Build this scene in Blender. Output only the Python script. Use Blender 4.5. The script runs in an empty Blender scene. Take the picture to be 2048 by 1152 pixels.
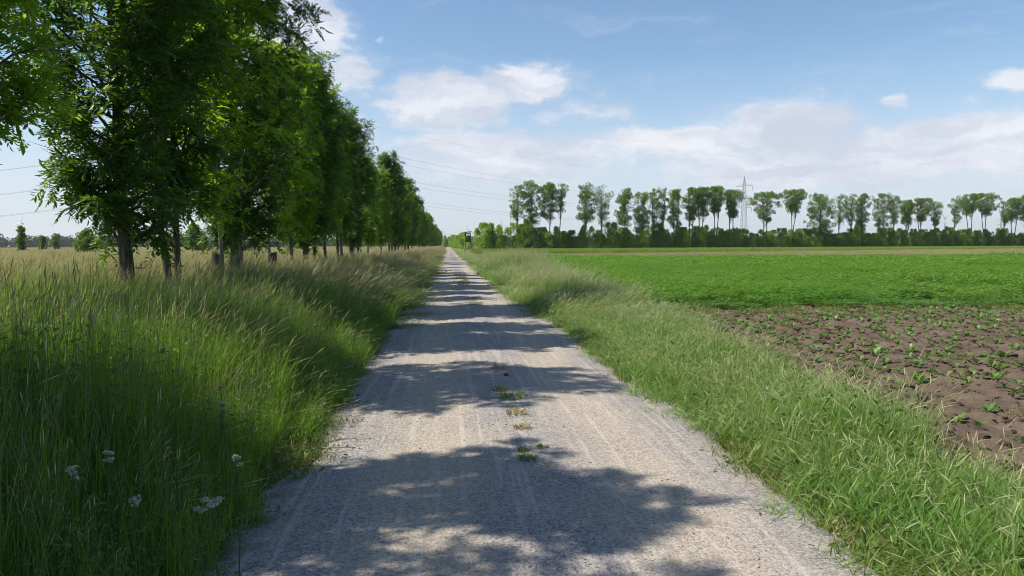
import bpy, math, random
import numpy as np
from mathutils import Vector, Matrix
R = math.radians
sc = bpy.context.scene
PI = math.pi

# ------------------------------------------------------------------ camera
F = 1500.0                                   # focal length in pixels of the 2048 px wide photograph
YAW, PITCH, ROLL = R(4.84), R(3.30), R(-0.18)
cam_data = bpy.data.cameras.new('camera')
cam_data.sensor_width = 36.0
cam_data.lens = 36.0 * F / 2048.0
cam_data.clip_start = 0.05
cam_data.clip_end = 20000.0
cam = bpy.data.objects.new('camera', cam_data)
sc.collection.objects.link(cam)
CAMZ = 1.62
MC = Matrix.Rotation(-YAW, 3, 'Z') @ Matrix.Rotation(PI / 2 - PITCH, 3, 'X') @ Matrix.Rotation(ROLL, 3, 'Z')
cam.matrix_world = Matrix.Translation((0, 0, CAMZ)) @ MC.to_4x4()
sc.camera = cam
sc.render.resolution_x, sc.render.resolution_y = 1024, 576


def ray(px, py):
    return MC @ Vector(((px - 1024) / F, -(py - 576) / F, -1.0))


def at(px, py, depth):
    return Vector((0, 0, CAMZ)) + ray(px, py) * depth


def azel(px, py):
    d = ray(px, py).normalized()
    return math.degrees(math.atan2(d.x, d.y)), math.degrees(math.asin(d.z))


# ------------------------------------------------------------------ node helper
def nd(nt, typ, ins=None, **props):
    n = nt.nodes.new(typ)
    for k, v in props.items():
        setattr(n, k, v)
    if ins:
        for k, v in ins.items():
            s = n.inputs[k]
            if hasattr(v, 'is_output') or isinstance(v, bpy.types.NodeSocket):
                nt.links.new(v, s)
            else:
                s.default_value = v
    return n


def mth(nt, op, a, b=None, c=None, clamp=False):
    ins = {0: a}
    if b is not None: ins[1] = b
    if c is not None: ins[2] = c
    return nd(nt, 'ShaderNodeMath', ins, operation=op, use_clamp=clamp).outputs[0]


def mixc(nt, f, a, b, blend='MIX'):
    n = nd(nt, 'ShaderNodeMix', data_type='RGBA', blend_type=blend)
    for i, v in ((0, f), (6, a), (7, b)):
        if isinstance(v, bpy.types.NodeSocket):
            nt.links.new(v, n.inputs[i])
        else:
            if i > 0 and len(v) == 3: v = (*v, 1)
            n.inputs[i].default_value = v
    return n.outputs[2]


def noise(nt, vec, scale, detail=4, rough=.5, out=0, dist=0.0):
    ins = {'Scale': scale, 'Detail': detail, 'Roughness': rough, 'Distortion': dist}
    if vec is not None: ins['Vector'] = vec
    return nd(nt, 'ShaderNodeTexNoise', ins).outputs[out]


def mrange(nt, v, a, b, c=0.0, d=1.0, smooth=True):
    return nd(nt, 'ShaderNodeMapRange', {0: v, 1: a, 2: b, 3: c, 4: d},
              interpolation_type='SMOOTHSTEP' if smooth else 'LINEAR').outputs[0]


# ------------------------------------------------------------------ sun and sky
SUN_EL = R(51)
SUN_AZ = R(-93)                              # measured from +Y (along the road) towards +X
sdir = Vector((math.sin(SUN_AZ) * math.cos(SUN_EL), math.cos(SUN_AZ) * math.cos(SUN_EL), math.sin(SUN_EL)))
sl = bpy.data.lights.new('sun', 'SUN')
sl.energy = 5.0
sl.angle = R(0.53)
sl.color = (1.0, 0.91, 0.78)
sun = bpy.data.objects.new('sun', sl)
sun.rotation_euler = sdir.to_track_quat('Z', 'Y').to_euler()
sun.location = (-20, 0, 40)
sc.collection.objects.link(sun)

world = bpy.data.worlds.new('World')
sc.world = world
world.use_nodes = True
nt = world.node_tree
nt.nodes.clear()
sky = nd(nt, 'ShaderNodeTexSky', sky_type='NISHITA', sun_disc=False, sun_elevation=SUN_EL,
         sun_rotation=SUN_AZ, altitude=100.0, air_density=1.0, dust_density=0.6, ozone_density=2.0)
tc = nd(nt, 'ShaderNodeTexCoord').outputs['Generated']
sep = nd(nt, 'ShaderNodeSeparateXYZ', {0: tc})
el = mth(nt, 'MULTIPLY', mth(nt, 'ARCSINE', sep.outputs[2]), 57.2958)
az = mth(nt, 'MULTIPLY', mth(nt, 'ARCTAN2', sep.outputs[0], sep.outputs[1]), 57.2958)
ae = nd(nt, 'ShaderNodeCombineXYZ', {0: az, 1: el, 2: 0.0}).outputs[0]
# warp the cloud lookup so that edges billow
wv = nd(nt, 'ShaderNodeVectorMath', {0: ae, 1: (0.35, 0.6, 1)}, operation='MULTIPLY').outputs[0]
w1 = noise(nt, wv, 0.55, 7, .62, out=1)
wsub = nd(nt, 'ShaderNodeVectorMath', {0: w1, 1: (.5, .5, .5)}, operation='SUBTRACT').outputs[0]
wamt = nd(nt, 'ShaderNodeVectorMath', {0: wsub, 1: (9.0, 4.2, 0)}, operation='MULTIPLY').outputs[0]
ae2 = nd(nt, 'ShaderNodeVectorMath', {0: ae, 1: wamt}, operation='ADD').outputs[0]
wsm = nd(nt, 'ShaderNodeVectorMath', {0: wsub, 1: (5.0, 2.4, 0)}, operation='MULTIPLY').outputs[0]
ae3 = nd(nt, 'ShaderNodeVectorMath', {0: ae, 1: wsm}, operation='ADD').outputs[0]


def blob(px, py, rx, ry, amp, vec):
    a, e = azel(px, py)
    a2, _ = azel(px + rx, py)
    _, e2 = azel(px, py - ry)
    s = nd(nt, 'ShaderNodeVectorMath', {0: vec, 1: (a, e, 0)}, operation='SUBTRACT').outputs[0]
    s = nd(nt, 'ShaderNodeVectorMath', {0: s, 1: (1 / max(.1, a2 - a), 1 / max(.1, e2 - e), 0)}, operation='MULTIPLY').outputs[0]
    l = nd(nt, 'ShaderNodeVectorMath', {0: s}, operation='LENGTH').outputs['Value']
    return mrange(nt, l, 1.25, 0.15, 0.0, amp)


clouds = [(560, 40, 190, 190, 1.0), (680, 150, 120, 80, .8), (610, 260, 240, 110, .7), (700, 60, 60, 120, .35),
          (1050, 165, 150, 60, 1.05), (890, 205, 190, 80, 1.05), (1170, 220, 140, 40, .6), (1010, 300, 330, 70, .95),
          (1560, 262, 200, 78, 1.15), (1340, 290, 300, 58, 1.0), (1880, 290, 420, 88, 1.15), (1600, 330, 500, 80, 1.0),
          (1000, 320, 420, 90, .75), (1700, 330, 700, 70, .6), (2250, 240, 200, 70, .8)]
acc = 0.0
for c in clouds:
    v = blob(*c, ae2)
    acc = v if isinstance(acc, float) else mth(nt, 'MAXIMUM', acc, v)
small = 0.0
for c in [(1795, 200, 36, 26, .62), (2010, 162, 100, 36, .8), (764, 83, 26, 9, .5), (902, 299, 30, 12, .6), (1810, 350, 40, 9, .5), (2030, 310, 40, 10, .5)]:
    v = blob(*c, ae3)
    small = v if isinstance(small, float) else mth(nt, 'MAXIMUM', small, v)
fine = noise(nt, wv, 1.4, 8, .6)
wisp = noise(nt, nd(nt, 'ShaderNodeVectorMath', {0: ae2, 1: (0.06, 0.35, 1)}, operation='MULTIPLY').outputs[0], 1.0, 6, .6)
dens = mth(nt, 'ADD', acc, mth(nt, 'MULTIPLY', mth(nt, 'SUBTRACT', fine, .5), .75))
cl1 = mth(nt, 'ADD', mrange(nt, dens, .40, .78, 0, .42), mrange(nt, dens, .10, 1.0, 0, .46), clamp=True)
cl2 = mrange(nt, mth(nt, 'ADD', small, mth(nt, 'MULTIPLY', mth(nt, 'SUBTRACT', fine, .5), .8)), .2, .75, 0, .8)
wsp = mth(nt, 'MULTIPLY', mrange(nt, wisp, .52, .72, 0, .35), mrange(nt, el, 30, 4, 0, 1))
cl = mth(nt, 'MAXIMUM', mth(nt, 'MAXIMUM', cl1, cl2), wsp)
# bright tops, greyer bodies
shade = noise(nt, nd(nt, 'ShaderNodeVectorMath', {0: ae2, 1: (0.10, 0.5, 1)}, operation='MULTIPLY').outputs[0], 0.9, 6, .6)
cloud_col = mixc(nt, mrange(nt, shade, .36, .66), (4.15, 4.45, 5.2), (6.1, 6.1, 6.35))
hz = mrange(nt, el, 15, -1.0, 0, .82)
skyb = nd(nt, 'ShaderNodeHueSaturation', {'Hue': .497, 'Saturation': 1.08, 'Value': 1.0, 'Color': sky.outputs[0]}).outputs[0]
c0 = mixc(nt, hz, skyb, (4.25, 4.75, 5.6))
c1 = mixc(nt, cl, c0, cloud_col)
bg = nd(nt, 'ShaderNodeBackground', {0: c1, 1: 0.10})
out = nd(nt, 'ShaderNodeOutputWorld', {0: bg.outputs[0]})

sc.view_settings.view_transform = 'Standard'
sc.view_settings.look = 'None'
sc.view_settings.exposure = 0.62
sc.view_settings.gamma = 1.0
sc.view_settings.use_curve_mapping = False
sc.render.engine = 'CYCLES'
sc.cycles.filter_width = 1.0
sc.cycles.max_bounces = 10
sc.cycles.diffuse_bounces = 6
sc.cycles.transmission_bounces = 5
sc.cycles.volume_bounces = 0


# ------------------------------------------------------------------ materials
def newmat(name):
    m = bpy.data.materials.new(name)
    m.use_nodes = True
    m.node_tree.nodes.clear()
    return m, m.node_tree


def finish(nt, shader, disp=None):
    o = nd(nt, 'ShaderNodeOutputMaterial', {0: shader})


def leafmat(name, ca, cb, trans, tf=.42, rough=.5, cc=None, nscale=1.0, spec=.35, ccamt=.6):
    """ca..cb by leaf, cc mixed in by a soft noise over the ground plan"""
    m, nt = newmat(name)
    v = nd(nt, 'ShaderNodeAttribute', attribute_name='v').outputs['Fac']
    col = mixc(nt, v, ca, cb)
    rnd = nd(nt, 'ShaderNodeObjectInfo').outputs['Random']
    pos = nd(nt, 'ShaderNodeNewGeometry').outputs['Position']
    if cc is not None:
        nz = noise(nt, pos, nscale, 3, .55)
        col = mixc(nt, mrange(nt, nz, .42, .66, 0, ccamt), col, cc)
    col = mixc(nt, mth(nt, 'MULTIPLY', rnd, .25), col, tuple(x * .72 for x in ca))
    p = nd(nt, 'ShaderNodeBsdfPrincipled', {'Base Color': col, 'Roughness': rough, 'Specular IOR Level': spec})
    tcol = mixc(nt, .5, mixc(nt, 1.0, col, (trans[0], trans[1], trans[2], 1), 'MULTIPLY'), trans)
    tcol = mixc(nt, v, tcol, mixc(nt, 1.0, tcol, (.8, .9, .7, 1), 'MULTIPLY'))
    t = nd(nt, 'ShaderNodeBsdfTranslucent', {0: tcol})
    mx = nd(nt, 'ShaderNodeMixShader', {0: tf, 1: p.outputs[0], 2: t.outputs[0]})
    finish(nt, mx.outputs[0])
    return m


def plain(name, ca, cb, scale=8, rough=.8, bump=.3, stretch=(1, 1, 1), spec=.3, metal=0.0):
    m, nt = newmat(name)
    co = nd(nt, 'ShaderNodeTexCoord').outputs['Object']
    co = nd(nt, 'ShaderNodeVectorMath', {0: co, 1: stretch}, operation='MULTIPLY').outputs[0]
    nz = noise(nt, co, scale, 6, .6)
    col = mixc(nt, mrange(nt, nz, .35, .65), ca, cb)
    b = nd(nt, 'ShaderNodeBump', {'Strength': bump, 'Distance': .02, 'Height': nz}).outputs[0]
    p = nd(nt, 'ShaderNodeBsdfPrincipled', {'Base Color': col, 'Roughness': rough, 'Normal': b,
                                            'Specular IOR Level': spec, 'Metallic': metal})
    finish(nt, p.outputs[0])
    return m


M = {}
M['ash'] = leafmat('ash_leaf', (.066, .150, .018), (.175, .30, .030), (.60, .86, .045), .52, .42, spec=.35)
M['ash_shaded'] = leafmat('shaded_ash_leaf', (.036, .088, .014), (.085, .165, .024), (.34, .58, .03), .42, .38, spec=.45)  # ash leaf with the crowns' shade side put into a darker colour
M['ash_light'] = leafmat('young_ash_leaf', (.11, .215, .018), (.22, .36, .032), (.70, .92, .05), .54, .45)
M['far_leaf'] = leafmat('far_leaf', (.065, .135, .026), (.18, .30, .05), (.36, .56, .06), .45, .6, spec=.2)
M['hedge_leaf'] = leafmat('hedge_leaf', (.10, .19, .028), (.32, .48, .07), (.62, .82, .09), .52, .6, spec=.2)
M['hedge_leaf_dark'] = leafmat('dark_hedge_leaf', (.07, .15, .03), (.20, .33, .06), (.44, .64, .08), .50, .6, spec=.2)
M['wood_leaf'] = leafmat('wood_leaf', (.030, .062, .026), (.052, .092, .036), (.1, .2, .05), .2, .7, spec=.1)
M['blade'] = leafmat('meadow_blade', (.070, .185, .022), (.20, .34, .046), (.42, .66, .055), .48, .5, cc=(.12, .20, .035), nscale=.55)
M['blade_far'] = leafmat('far_blade', (.13, .22, .045), (.22, .30, .08), (.32, .46, .09), .40, .55, cc=(.24, .26, .10), nscale=.08)
M['seed'] = leafmat('seed_head', (.42, .38, .22), (.64, .58, .38), (.60, .55, .32), .42, .6, cc=(.34, .36, .18), nscale=.5, spec=.2)
M['seed_green'] = leafmat('verge_seed_head', (.42, .46, .24), (.60, .62, .38), (.56, .60, .32), .42, .6, spec=.2)
M['seed_dark'] = leafmat('purple_seed_head', (.16, .125, .085), (.24, .20, .12), (.26, .22, .12), .35, .6, spec=.2)
M['stalk'] = leafmat('grass_stalk', (.14, .18, .05), (.24, .26, .09), (.28, .34, .1), .3, .5, spec=.3)
M['verge'] = leafmat('verge_blade', (.080, .19, .028), (.20, .36, .065), (.34, .56, .07), .44, .5, cc=(.30, .35, .12), nscale=.9)
M['short'] = leafmat('short_grass_blade', (.10, .17, .025), (.18, .24, .035), (.32, .42, .05), .38, .5, cc=(.24, .22, .07), nscale=1.5)
M['dry'] = leafmat('dry_blade', (.30, .23, .10), (.42, .34, .17), (.4, .32, .14), .3, .7)
M['clover'] = leafmat('crop_leaf', (.050, .140, .020), (.190, .345, .050), (.32, .54, .045), .42, .42, cc=(.075, .23, .018), nscale=.15)
M['wheat'] = leafmat('grain_blade', (.16, .26, .035), (.26, .36, .06), (.38, .50, .07), .40, .55)
M['beet'] = leafmat('beet_leaf', (.08, .165, .035), (.15, .245, .055), (.26, .42, .07), .32, .42)
M['weed'] = leafmat('weed_leaf', (.055, .13, .025), (.11, .20, .04), (.2, .36, .05), .35, .5)
M['petal'] = leafmat('white_petal', (.36, .42, .32), (.52, .57, .46), (.4, .46, .36), .3, .6)
M['poppy'] = leafmat('orange_petal', (.45, .17, .08), (.5, .25, .14), (.4, .2, .1), .3, .6)
M['bark'] = plain('bark', (.055, .043, .034), (.11, .092, .072), 14, .9, .9, (1, 1, .25))
M['bark_pale'] = plain('pale_bark', (.12, .105, .085), (.21, .19, .155), 14, .9, .8, (1, 1, .25))
M['guard'] = plain('guard_plastic', (.035, .027, .024), (.06, .045, .04), 20, .6, .2)
M['wood_dark'] = plain('weathered_board', (.035, .033, .034), (.06, .055, .055), 6, .85, .4, (4, 4, .5))
M['wood_post'] = plain('weathered_post', (.16, .14, .12), (.26, .24, .2), 6, .85, .4, (4, 4, .5))
M['steel'] = plain('galvanised_steel', (.20, .21, .22), (.28, .29, .30), 2, .55, .0, metal=.4)
M['wire'] = plain('wire_metal', (.16, .17, .18), (.20, .21, .22), 2, .6, .0)
M['turbine'] = plain('turbine_paint', (.6, .6, .6), (.66, .66, .66), 2, .5, .0)
M['stone'] = plain('pebble', (.20, .19, .18), (.38, .36, .33), 30, .85, .2)
M['twig'] = plain('dry_twig', (.16, .10, .06), (.28, .20, .12), 30, .85, .2)
M['clod'] = plain('clod_earth', (.055, .036, .024), (.10, .068, .046), 30, .95, .6)


def ground_mat(name, cols, s1, s2, bump=.4, dist=.03, rough=.95):
    m, nt = newmat(name)
    pos = nd(nt, 'ShaderNodeNewGeometry').outputs['Position']
    a = noise(nt, pos, s1, 5, .6)
    b = noise(nt, pos, s2, 8, .65)
    col = mixc(nt, mrange(nt, a, .4, .62), cols[0], cols[1])
    col = mixc(nt, mrange(nt, b, .45, .66), col, cols[2])
    bp = nd(nt, 'ShaderNodeBump', {'Strength': bump, 'Distance': dist, 'Height': b}).outputs[0]
    p = nd(nt, 'ShaderNodeBsdfPrincipled', {'Base Color': col, 'Roughness': rough, 'Normal': bp, 'Specular IOR Level': .15})
    finish(nt, p.outputs[0])
    return m


M['ground'] = ground_mat('meadow_ground', ((.075, .085, .035), (.12, .12, .05), (.05, .05, .028)), .05, 3)
M['thatch'] = ground_mat('verge_ground', ((.10, .085, .045), (.16, .125, .065), (.06, .06, .03)), 1.2, 14, .8, .03)
M['green_ground'] = ground_mat('crop_ground', ((.035, .10, .018), (.05, .13, .022), (.045, .075, .02)), .1, 3)
M['thin_ground'] = ground_mat('thin_crop_ground', ((.22, .175, .085), (.18, .17, .07), (.15, .17, .06)), .06, 1.2)
M['hill'] = ground_mat('hill_cover', ((.05, .08, .04), (.07, .10, .05), (.04, .06, .03)), .01, .06)

# soil
m, nt = newmat('bare_soil')
pos = nd(nt, 'ShaderNodeNewGeometry').outputs['Position']
a = noise(nt, pos, 1.1, 6, .6)
b = noise(nt, pos, 26, 8, .7)
c = noise(nt, pos, 90, 3, .6)
col = mixc(nt, mrange(nt, a, .38, .64), (.085, .065, .048), (.150, .119, .089))
col = mixc(nt, mrange(nt, b, .40, .68), mixc(nt, .45, col, (.07, .046, .032)), col)
col = mixc(nt, mrange(nt, c, .67, .74), col, (.42, .36, .28))
bp = nd(nt, 'ShaderNodeBump', {'Strength': .9, 'Distance': .02, 'Height': b}).outputs[0]
p = nd(nt, 'ShaderNodeBsdfPrincipled', {'Base Color': col, 'Roughness': .95, 'Normal': bp, 'Specular IOR Level': .15})
finish(nt, p.outputs[0])
M['soil'] = m

# gravel road: beige wheel tracks, greyer loose stone in the middle and along the edges
m, nt = newmat('gravel_road')
pos = nd(nt, 'ShaderNodeNewGeometry').outputs['Position']
sx = nd(nt, 'ShaderNodeSeparateXYZ', {0: pos}).outputs[0]
wob = mth(nt, 'MULTIPLY', mth(nt, 'SUBTRACT', noise(nt, pos, .35, 3, .5), .5), .5)
u = mth(nt, 'ADD', sx, wob)
tr1 = mrange(nt, mth(nt, 'ABSOLUTE', mth(nt, 'SUBTRACT', u, -.18)), .62, .1)
tr2 = mrange(nt, mth(nt, 'ABSOLUTE', mth(nt, 'SUBTRACT', u, 1.28)), .55, .1)
track = mth(nt, 'MAXIMUM', tr1, tr2)
vor = nd(nt, 'ShaderNodeTexVoronoi', {'Vector': pos, 'Scale': 66.0, 'Randomness': 1.0}, feature='F1')
vor2 = nd(nt, 'ShaderNodeTexVoronoi', {'Vector': pos, 'Scale': 140.0, 'Randomness': 1.0}, feature='F1')
sv = nd(nt, 'ShaderNodeSeparateColor', {0: vor.outputs['Color']}).outputs[0]
sv2 = nd(nt, 'ShaderNodeSeparateColor', {0: vor2.outputs['Color']}).outputs[0]
grain = mth(nt, 'ADD', mth(nt, 'MULTIPLY', sv, .55), mth(nt, 'MULTIPLY', sv2, .45))
big = noise(nt, pos, 1.3, 5, .6)
stripe = noise(nt, nd(nt, 'ShaderNodeVectorMath', {0: pos, 1: (14, .5, 1)}, operation='MULTIPLY').outputs[0], 1.0, 4, .6)
grey = mixc(nt, grain, (.068, .066, .067), (.375, .362, .352))
beige = mixc(nt, grain, (.165, .145, .118), (.435, .392, .335))
tk = mth(nt, 'ADD', mth(nt, 'MULTIPLY', track, 1.05), mth(nt, 'MULTIPLY', mth(nt, 'SUBTRACT', big, .5), 1.2), clamp=True)
col = mixc(nt, tk, grey, beige)
col = mixc(nt, mrange(nt, big, .35, .7, 0, .25), col, (.36, .30, .24))
col = mixc(nt, mth(nt, 'MULTIPLY', mrange(nt, stripe, .50, .66), .42), col, (.44, .41, .37))
darkst = mrange(nt, noise(nt, pos, 42, 3, .6), .60, .66)
col = mixc(nt, mth(nt, 'MULTIPLY', darkst, .6), col, (.08, .075, .075))
edge = mth(nt, 'MAXIMUM', mrange(nt, u, 1.95, 2.3), mrange(nt, u, -.85, -1.25))
dirt = mth(nt, 'MULTIPLY', mrange(nt, noise(nt, pos, 4, 5, .65), .46, .60), edge)
col = mixc(nt, dirt, col, (.15, .115, .08))
hgt = mth(nt, 'ADD', mth(nt, 'MULTIPLY', vor.outputs['Distance'], -1.0), mth(nt, 'MULTIPLY', noise(nt, pos, 120, 2, .5), .8))
bp = nd(nt, 'ShaderNodeBump', {'Strength': .55, 'Distance': .006, 'Height': hgt}).outputs[0]
p = nd(nt, 'ShaderNodeBsdfPrincipled', {'Base Color': col, 'Roughness': .9, 'Normal': bp, 'Specular IOR Level': .2})
finish(nt, p.outputs[0])
M['road'] = m


# ------------------------------------------------------------------ mesh builder (all quads)
class MB:
    def __init__(s):
        s.V, s.Q, s.A, s.MI, s.n = [], [], [], [], 0

    def add(s, V, Q, a=None, mi=0):
        V = np.asarray(V, float).reshape(-1, 3)
        Q = np.asarray(Q, np.int64).reshape(-1, 4)
        s.V.append(V)
        s.Q.append(Q + s.n)
        s.A.append(np.full(len(Q), .5) if a is None else np.broadcast_to(np.asarray(a, float), (len(Q),)))
        s.MI.append(np.full(len(Q), mi))
        s.n += len(V)

    def tube(s, pts, rad, sides=6, a=None, mi=0):
        pts = np.asarray(pts, float)
        k = len(pts)
        rad = np.broadcast_to(np.asarray(rad, float), (k,))
        t = np.gradient(pts, axis=0)
        t /= np.linalg.norm(t, axis=1)[:, None] + 1e-9
        ref = np.array([0, 0, 1.0]) if abs(t[:, 2]).mean() < .8 else np.array([1.0, 0, 0])
        x = np.cross(t, ref); x /= np.linalg.norm(x, axis=1)[:, None] + 1e-9
        y = np.cross(t, x)
        ang = np.linspace(0, 2 * PI, sides, endpoint=False)
        V = pts[:, None] + rad[:, None, None] * (np.cos(ang)[None, :, None] * x[:, None] + np.sin(ang)[None, :, None] * y[:, None])
        i = np.arange(k - 1)[:, None] * sides
        j = np.arange(sides)[None]
        j2 = (j + 1) % sides
        Q = np.stack([i + j, i + j2, i + sides + j2, i + sides + j], -1).reshape(-1, 4)
        s.add(V, Q, a, mi)
        if sides == 4:
            s.add(V[-1], [[0, 1, 2, 3]], a, mi)
        elif sides == 6:
            s.add(V[-1], [[0, 1, 2, 3], [0, 3, 4, 5]], a, mi)

    def box(s, c, d, rot=0.0, a=None, mi=0):
        cx, cy, cz = c; hx, hy, hz = d[0] / 2, d[1] / 2, d[2] / 2
        P = np.array([[x, y, z] for z in (-hz, hz) for x, y in ((-hx, -hy), (hx, -hy), (hx, hy), (-hx, hy))])
        cr, sr = math.cos(rot), math.sin(rot)
        P = np.stack([P[:, 0] * cr - P[:, 1] * sr + cx, P[:, 0] * sr + P[:, 1] * cr + cy, P[:, 2] + cz], -1)
        s.add(P, [[0, 3, 2, 1], [4, 5, 6, 7], [0, 1, 5, 4], [1, 2, 6, 5], [2, 3, 7, 6], [3, 0, 4, 7]], a, mi)

    def leaves(s, base, d, side, L, W, v, mi=0, fold=.25, simple=False):
        """lance-shaped leaves: two folded halves (or one diamond)"""
        n = len(base)
        d = d / (np.linalg.norm(d, axis=1)[:, None] + 1e-9)
        side = side - (side * d).sum(1)[:, None] * d
        side /= np.linalg.norm(side, axis=1)[:, None] + 1e-9
        nor = np.cross(d, side)
        L = np.broadcast_to(L, (n,))[:, None]; W = np.broadcast_to(W, (n,))[:, None] * .5
        if simple:
            P = np.stack([base, base + d * L * .5 + side * W, base + d * L, base + d * L * .5 - side * W], 1)
            Q = (np.arange(n)[:, None] * 4 + np.arange(4)[None])
            s.add(P.reshape(-1, 3), Q, v, mi)
            return
        up = nor * W * fold
        P = np.stack([base, base + d * L * .32 + side * W + up, base + d * L * .68 + side * W * .8 + up - nor * L * .04,
                      base + d * L - nor * L * .10,
                      base + d * L * .68 - side * W * .8 + up - nor * L * .04, base + d * L * .32 - side * W + up], 1)
        k = np.arange(n)[:, None] * 6
        Q = np.concatenate([k + np.array([[0, 1, 2, 3]]), k + np.array([[0, 3, 4, 5]])], 0)
        vv = np.broadcast_to(v, (n,))
        s.add(P.reshape(-1, 3), Q, np.concatenate([vv, vv]), mi)

    def ribbons(s, root, az, h, bend, w, v, nseg=4, side_az=None, mi=0, t0=0.0, t1=1.0, shape='blade'):
        """curved upright ribbons; all arrays of length n"""
        n = len(root)
        t = np.linspace(t0, t1, nseg + 1)[None]
        H = h[:, None]; B = bend[:, None]
        r = H * B * t ** 2 * .75
        z = H * (t - .42 * B * t ** 2)
        dx, dy = np.cos(az)[:, None], np.sin(az)[:, None]
        C = np.stack([root[:, 0:1] + r * dx, root[:, 1:2] + r * dy, root[:, 2:3] + z], -1)
        if side_az is None: side_az = az + PI / 2 + np.random.uniform(-.9, .9, n)
        sx, sy = np.cos(side_az)[:, None], np.sin(side_az)[:, None]
        u = (t - t0) / (t1 - t0)
        if shape == 'blade': ww = w[:, None] * .5 * (1 - u ** 2.2 * .95) * np.minimum(1, .55 + u * 2)
        elif shape == 'stem': ww = w[:, None] * .5 * np.ones_like(u)
        else: ww = w[:, None] * .5 * (.12 + np.sin(PI * np.clip(u * .94 + .03, 0, 1)) ** .8)
        S = np.stack([sx * ww, sy * ww, 0 * ww + (.5 * ww if shape == 'head2' else 0)], -1)
        if shape == 'head2': S = np.stack([0 * ww, 0 * ww, ww], -1)
        P = np.stack([C - S, C + S], 2).reshape(n, -1, 3)
        m = 2 * (nseg + 1)
        q = np.array([[2 * i, 2 * i + 1, 2 * i + 3, 2 * i + 2] for i in range(nseg)])
        Q = (np.arange(n)[:, None, None] * m + q[None]).reshape(-1, 4)
        s.add(P.reshape(-1, 3), Q, np.repeat(np.broadcast_to(v, (n,)), nseg), mi)

    def mesh(s, name, mats, smooth=False):
        me = bpy.data.meshes.new(name)
        V = np.concatenate(s.V); Q = np.concatenate(s.Q)
        me.vertices.add(len(V)); me.vertices.foreach_set('co', V.astype(np.float32).ravel())
        me.loops.add(len(Q) * 4); me.loops.foreach_set('vertex_index', Q.astype(np.int32).ravel())
        me.polygons.add(len(Q))
        me.polygons.foreach_set('loop_start', np.arange(len(Q), dtype=np.int32) * 4)
        me.polygons.foreach_set('material_index', np.concatenate(s.MI).astype(np.int32))
        if smooth: me.polygons.foreach_set('use_smooth', np.ones(len(Q), bool))
        for m in (mats if isinstance(mats, (list, tuple)) else [mats]): me.materials.append(m)
        me.update(calc_edges=True)
        at_ = me.attributes.new('v', 'FLOAT', 'FACE')
        at_.data.foreach_set('value', np.concatenate(s.A).astype(np.float32))
        return me

    def obj(s, name, mats, parent=None, smooth=False):
        return link(name, s.mesh(name, mats, smooth), parent)


def link(name, me, parent=None, coll=None):
    o = bpy.data.objects.new(name, me)
    (coll or sc.collection).objects.link(o)
    if parent: o.parent = parent
    return o


def tag(o, label=None, cat=None, group=None, kind=None):
    if label: o['label'] = label
    if cat: o['category'] = cat
    if group: o['group'] = group
    if kind: o['kind'] = kind
    return o


def thing(name, loc, label, cat, group=None, rz=0):
    o = bpy.data.objects.new(name, None)
    sc.collection.objects.link(o)
    o.empty_display_size = .2
    o.location = loc
    o.rotation_euler = (0, 0, rz)
    return tag(o, label, cat, group)


def unit(a): return a / (np.linalg.norm(a, axis=-1, keepdims=True) + 1e-9)


# ------------------------------------------------------------------ ground, road, fields
def grid_sheet(name, xs, ys, zf, mat, label=None, smooth=True):
    X, Y = np.meshgrid(xs, ys)
    Z = zf(X, Y)
    b = MB()
    nx = len(xs)
    i = (np.arange(len(ys) - 1)[:, None] * nx + np.arange(nx - 1)[None]).ravel()
    b.add(np.stack([X, Y, Z], -1).reshape(-1, 3), np.stack([i, i + 1, i + nx + 1, i + nx], -1))
    o = b.obj(name, mat, smooth=smooth)
    o['kind'] = 'structure'
    return o


def vnoise(X, Y, s, seed=0):
    """smooth value noise"""
    X = X * s + 1000.3; Y = Y * s + 1000.7
    xi, yi = np.floor(X).astype(np.int64), np.floor(Y).astype(np.int64)
    fx, fy = X - xi, Y - yi
    fx = fx * fx * (3 - 2 * fx); fy = fy * fy * (3 - 2 * fy)

    def h(a, b):
        n = (a * 374761393 + b * 668265263 + seed * 974634777) & 0xffffffff
        n = ((n ^ (n >> 13)) * 1274126177) & 0xffffffff
        return ((n ^ (n >> 16)) & 0xffff) / 65535.0
    return (h(xi, yi) * (1 - fx) + h(xi + 1, yi) * fx) * (1 - fy) + (h(xi, yi + 1) * (1 - fx) + h(xi + 1, yi + 1) * fx) * fy


def zground(X, Y):
    X = np.asarray(X, float); Y = np.asarray(Y, float)
    bank = .16 * np.clip((-1.5 - X) / 1.6, 0, 1)
    dip = -.07 * np.clip((X - 2.4) / 2.0, 0, 1)
    nz = (vnoise(X, Y, .5) - .5) * .06 * np.clip(np.abs(X - .5) / 2 - .8, 0, 1)
    return bank + dip + nz


xs = np.concatenate([[-7000, -2500, -900, -300, -120, -60], np.arange(-40, -6, 1.0), np.arange(-6, 8, .25), np.arange(8, 60, 1.5), [80, 140, 300, 900, 2500, 7000]])
ys = np.concatenate([[-7000, -1500, -300, -60, -15], np.arange(-6, 30, .5), np.arange(30, 120, 2.0), [150, 220, 400, 900, 2500, 7000]])
grid_sheet('ground', xs, ys, lambda X, Y: zground(X, Y) - .03, M['ground'])

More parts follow.
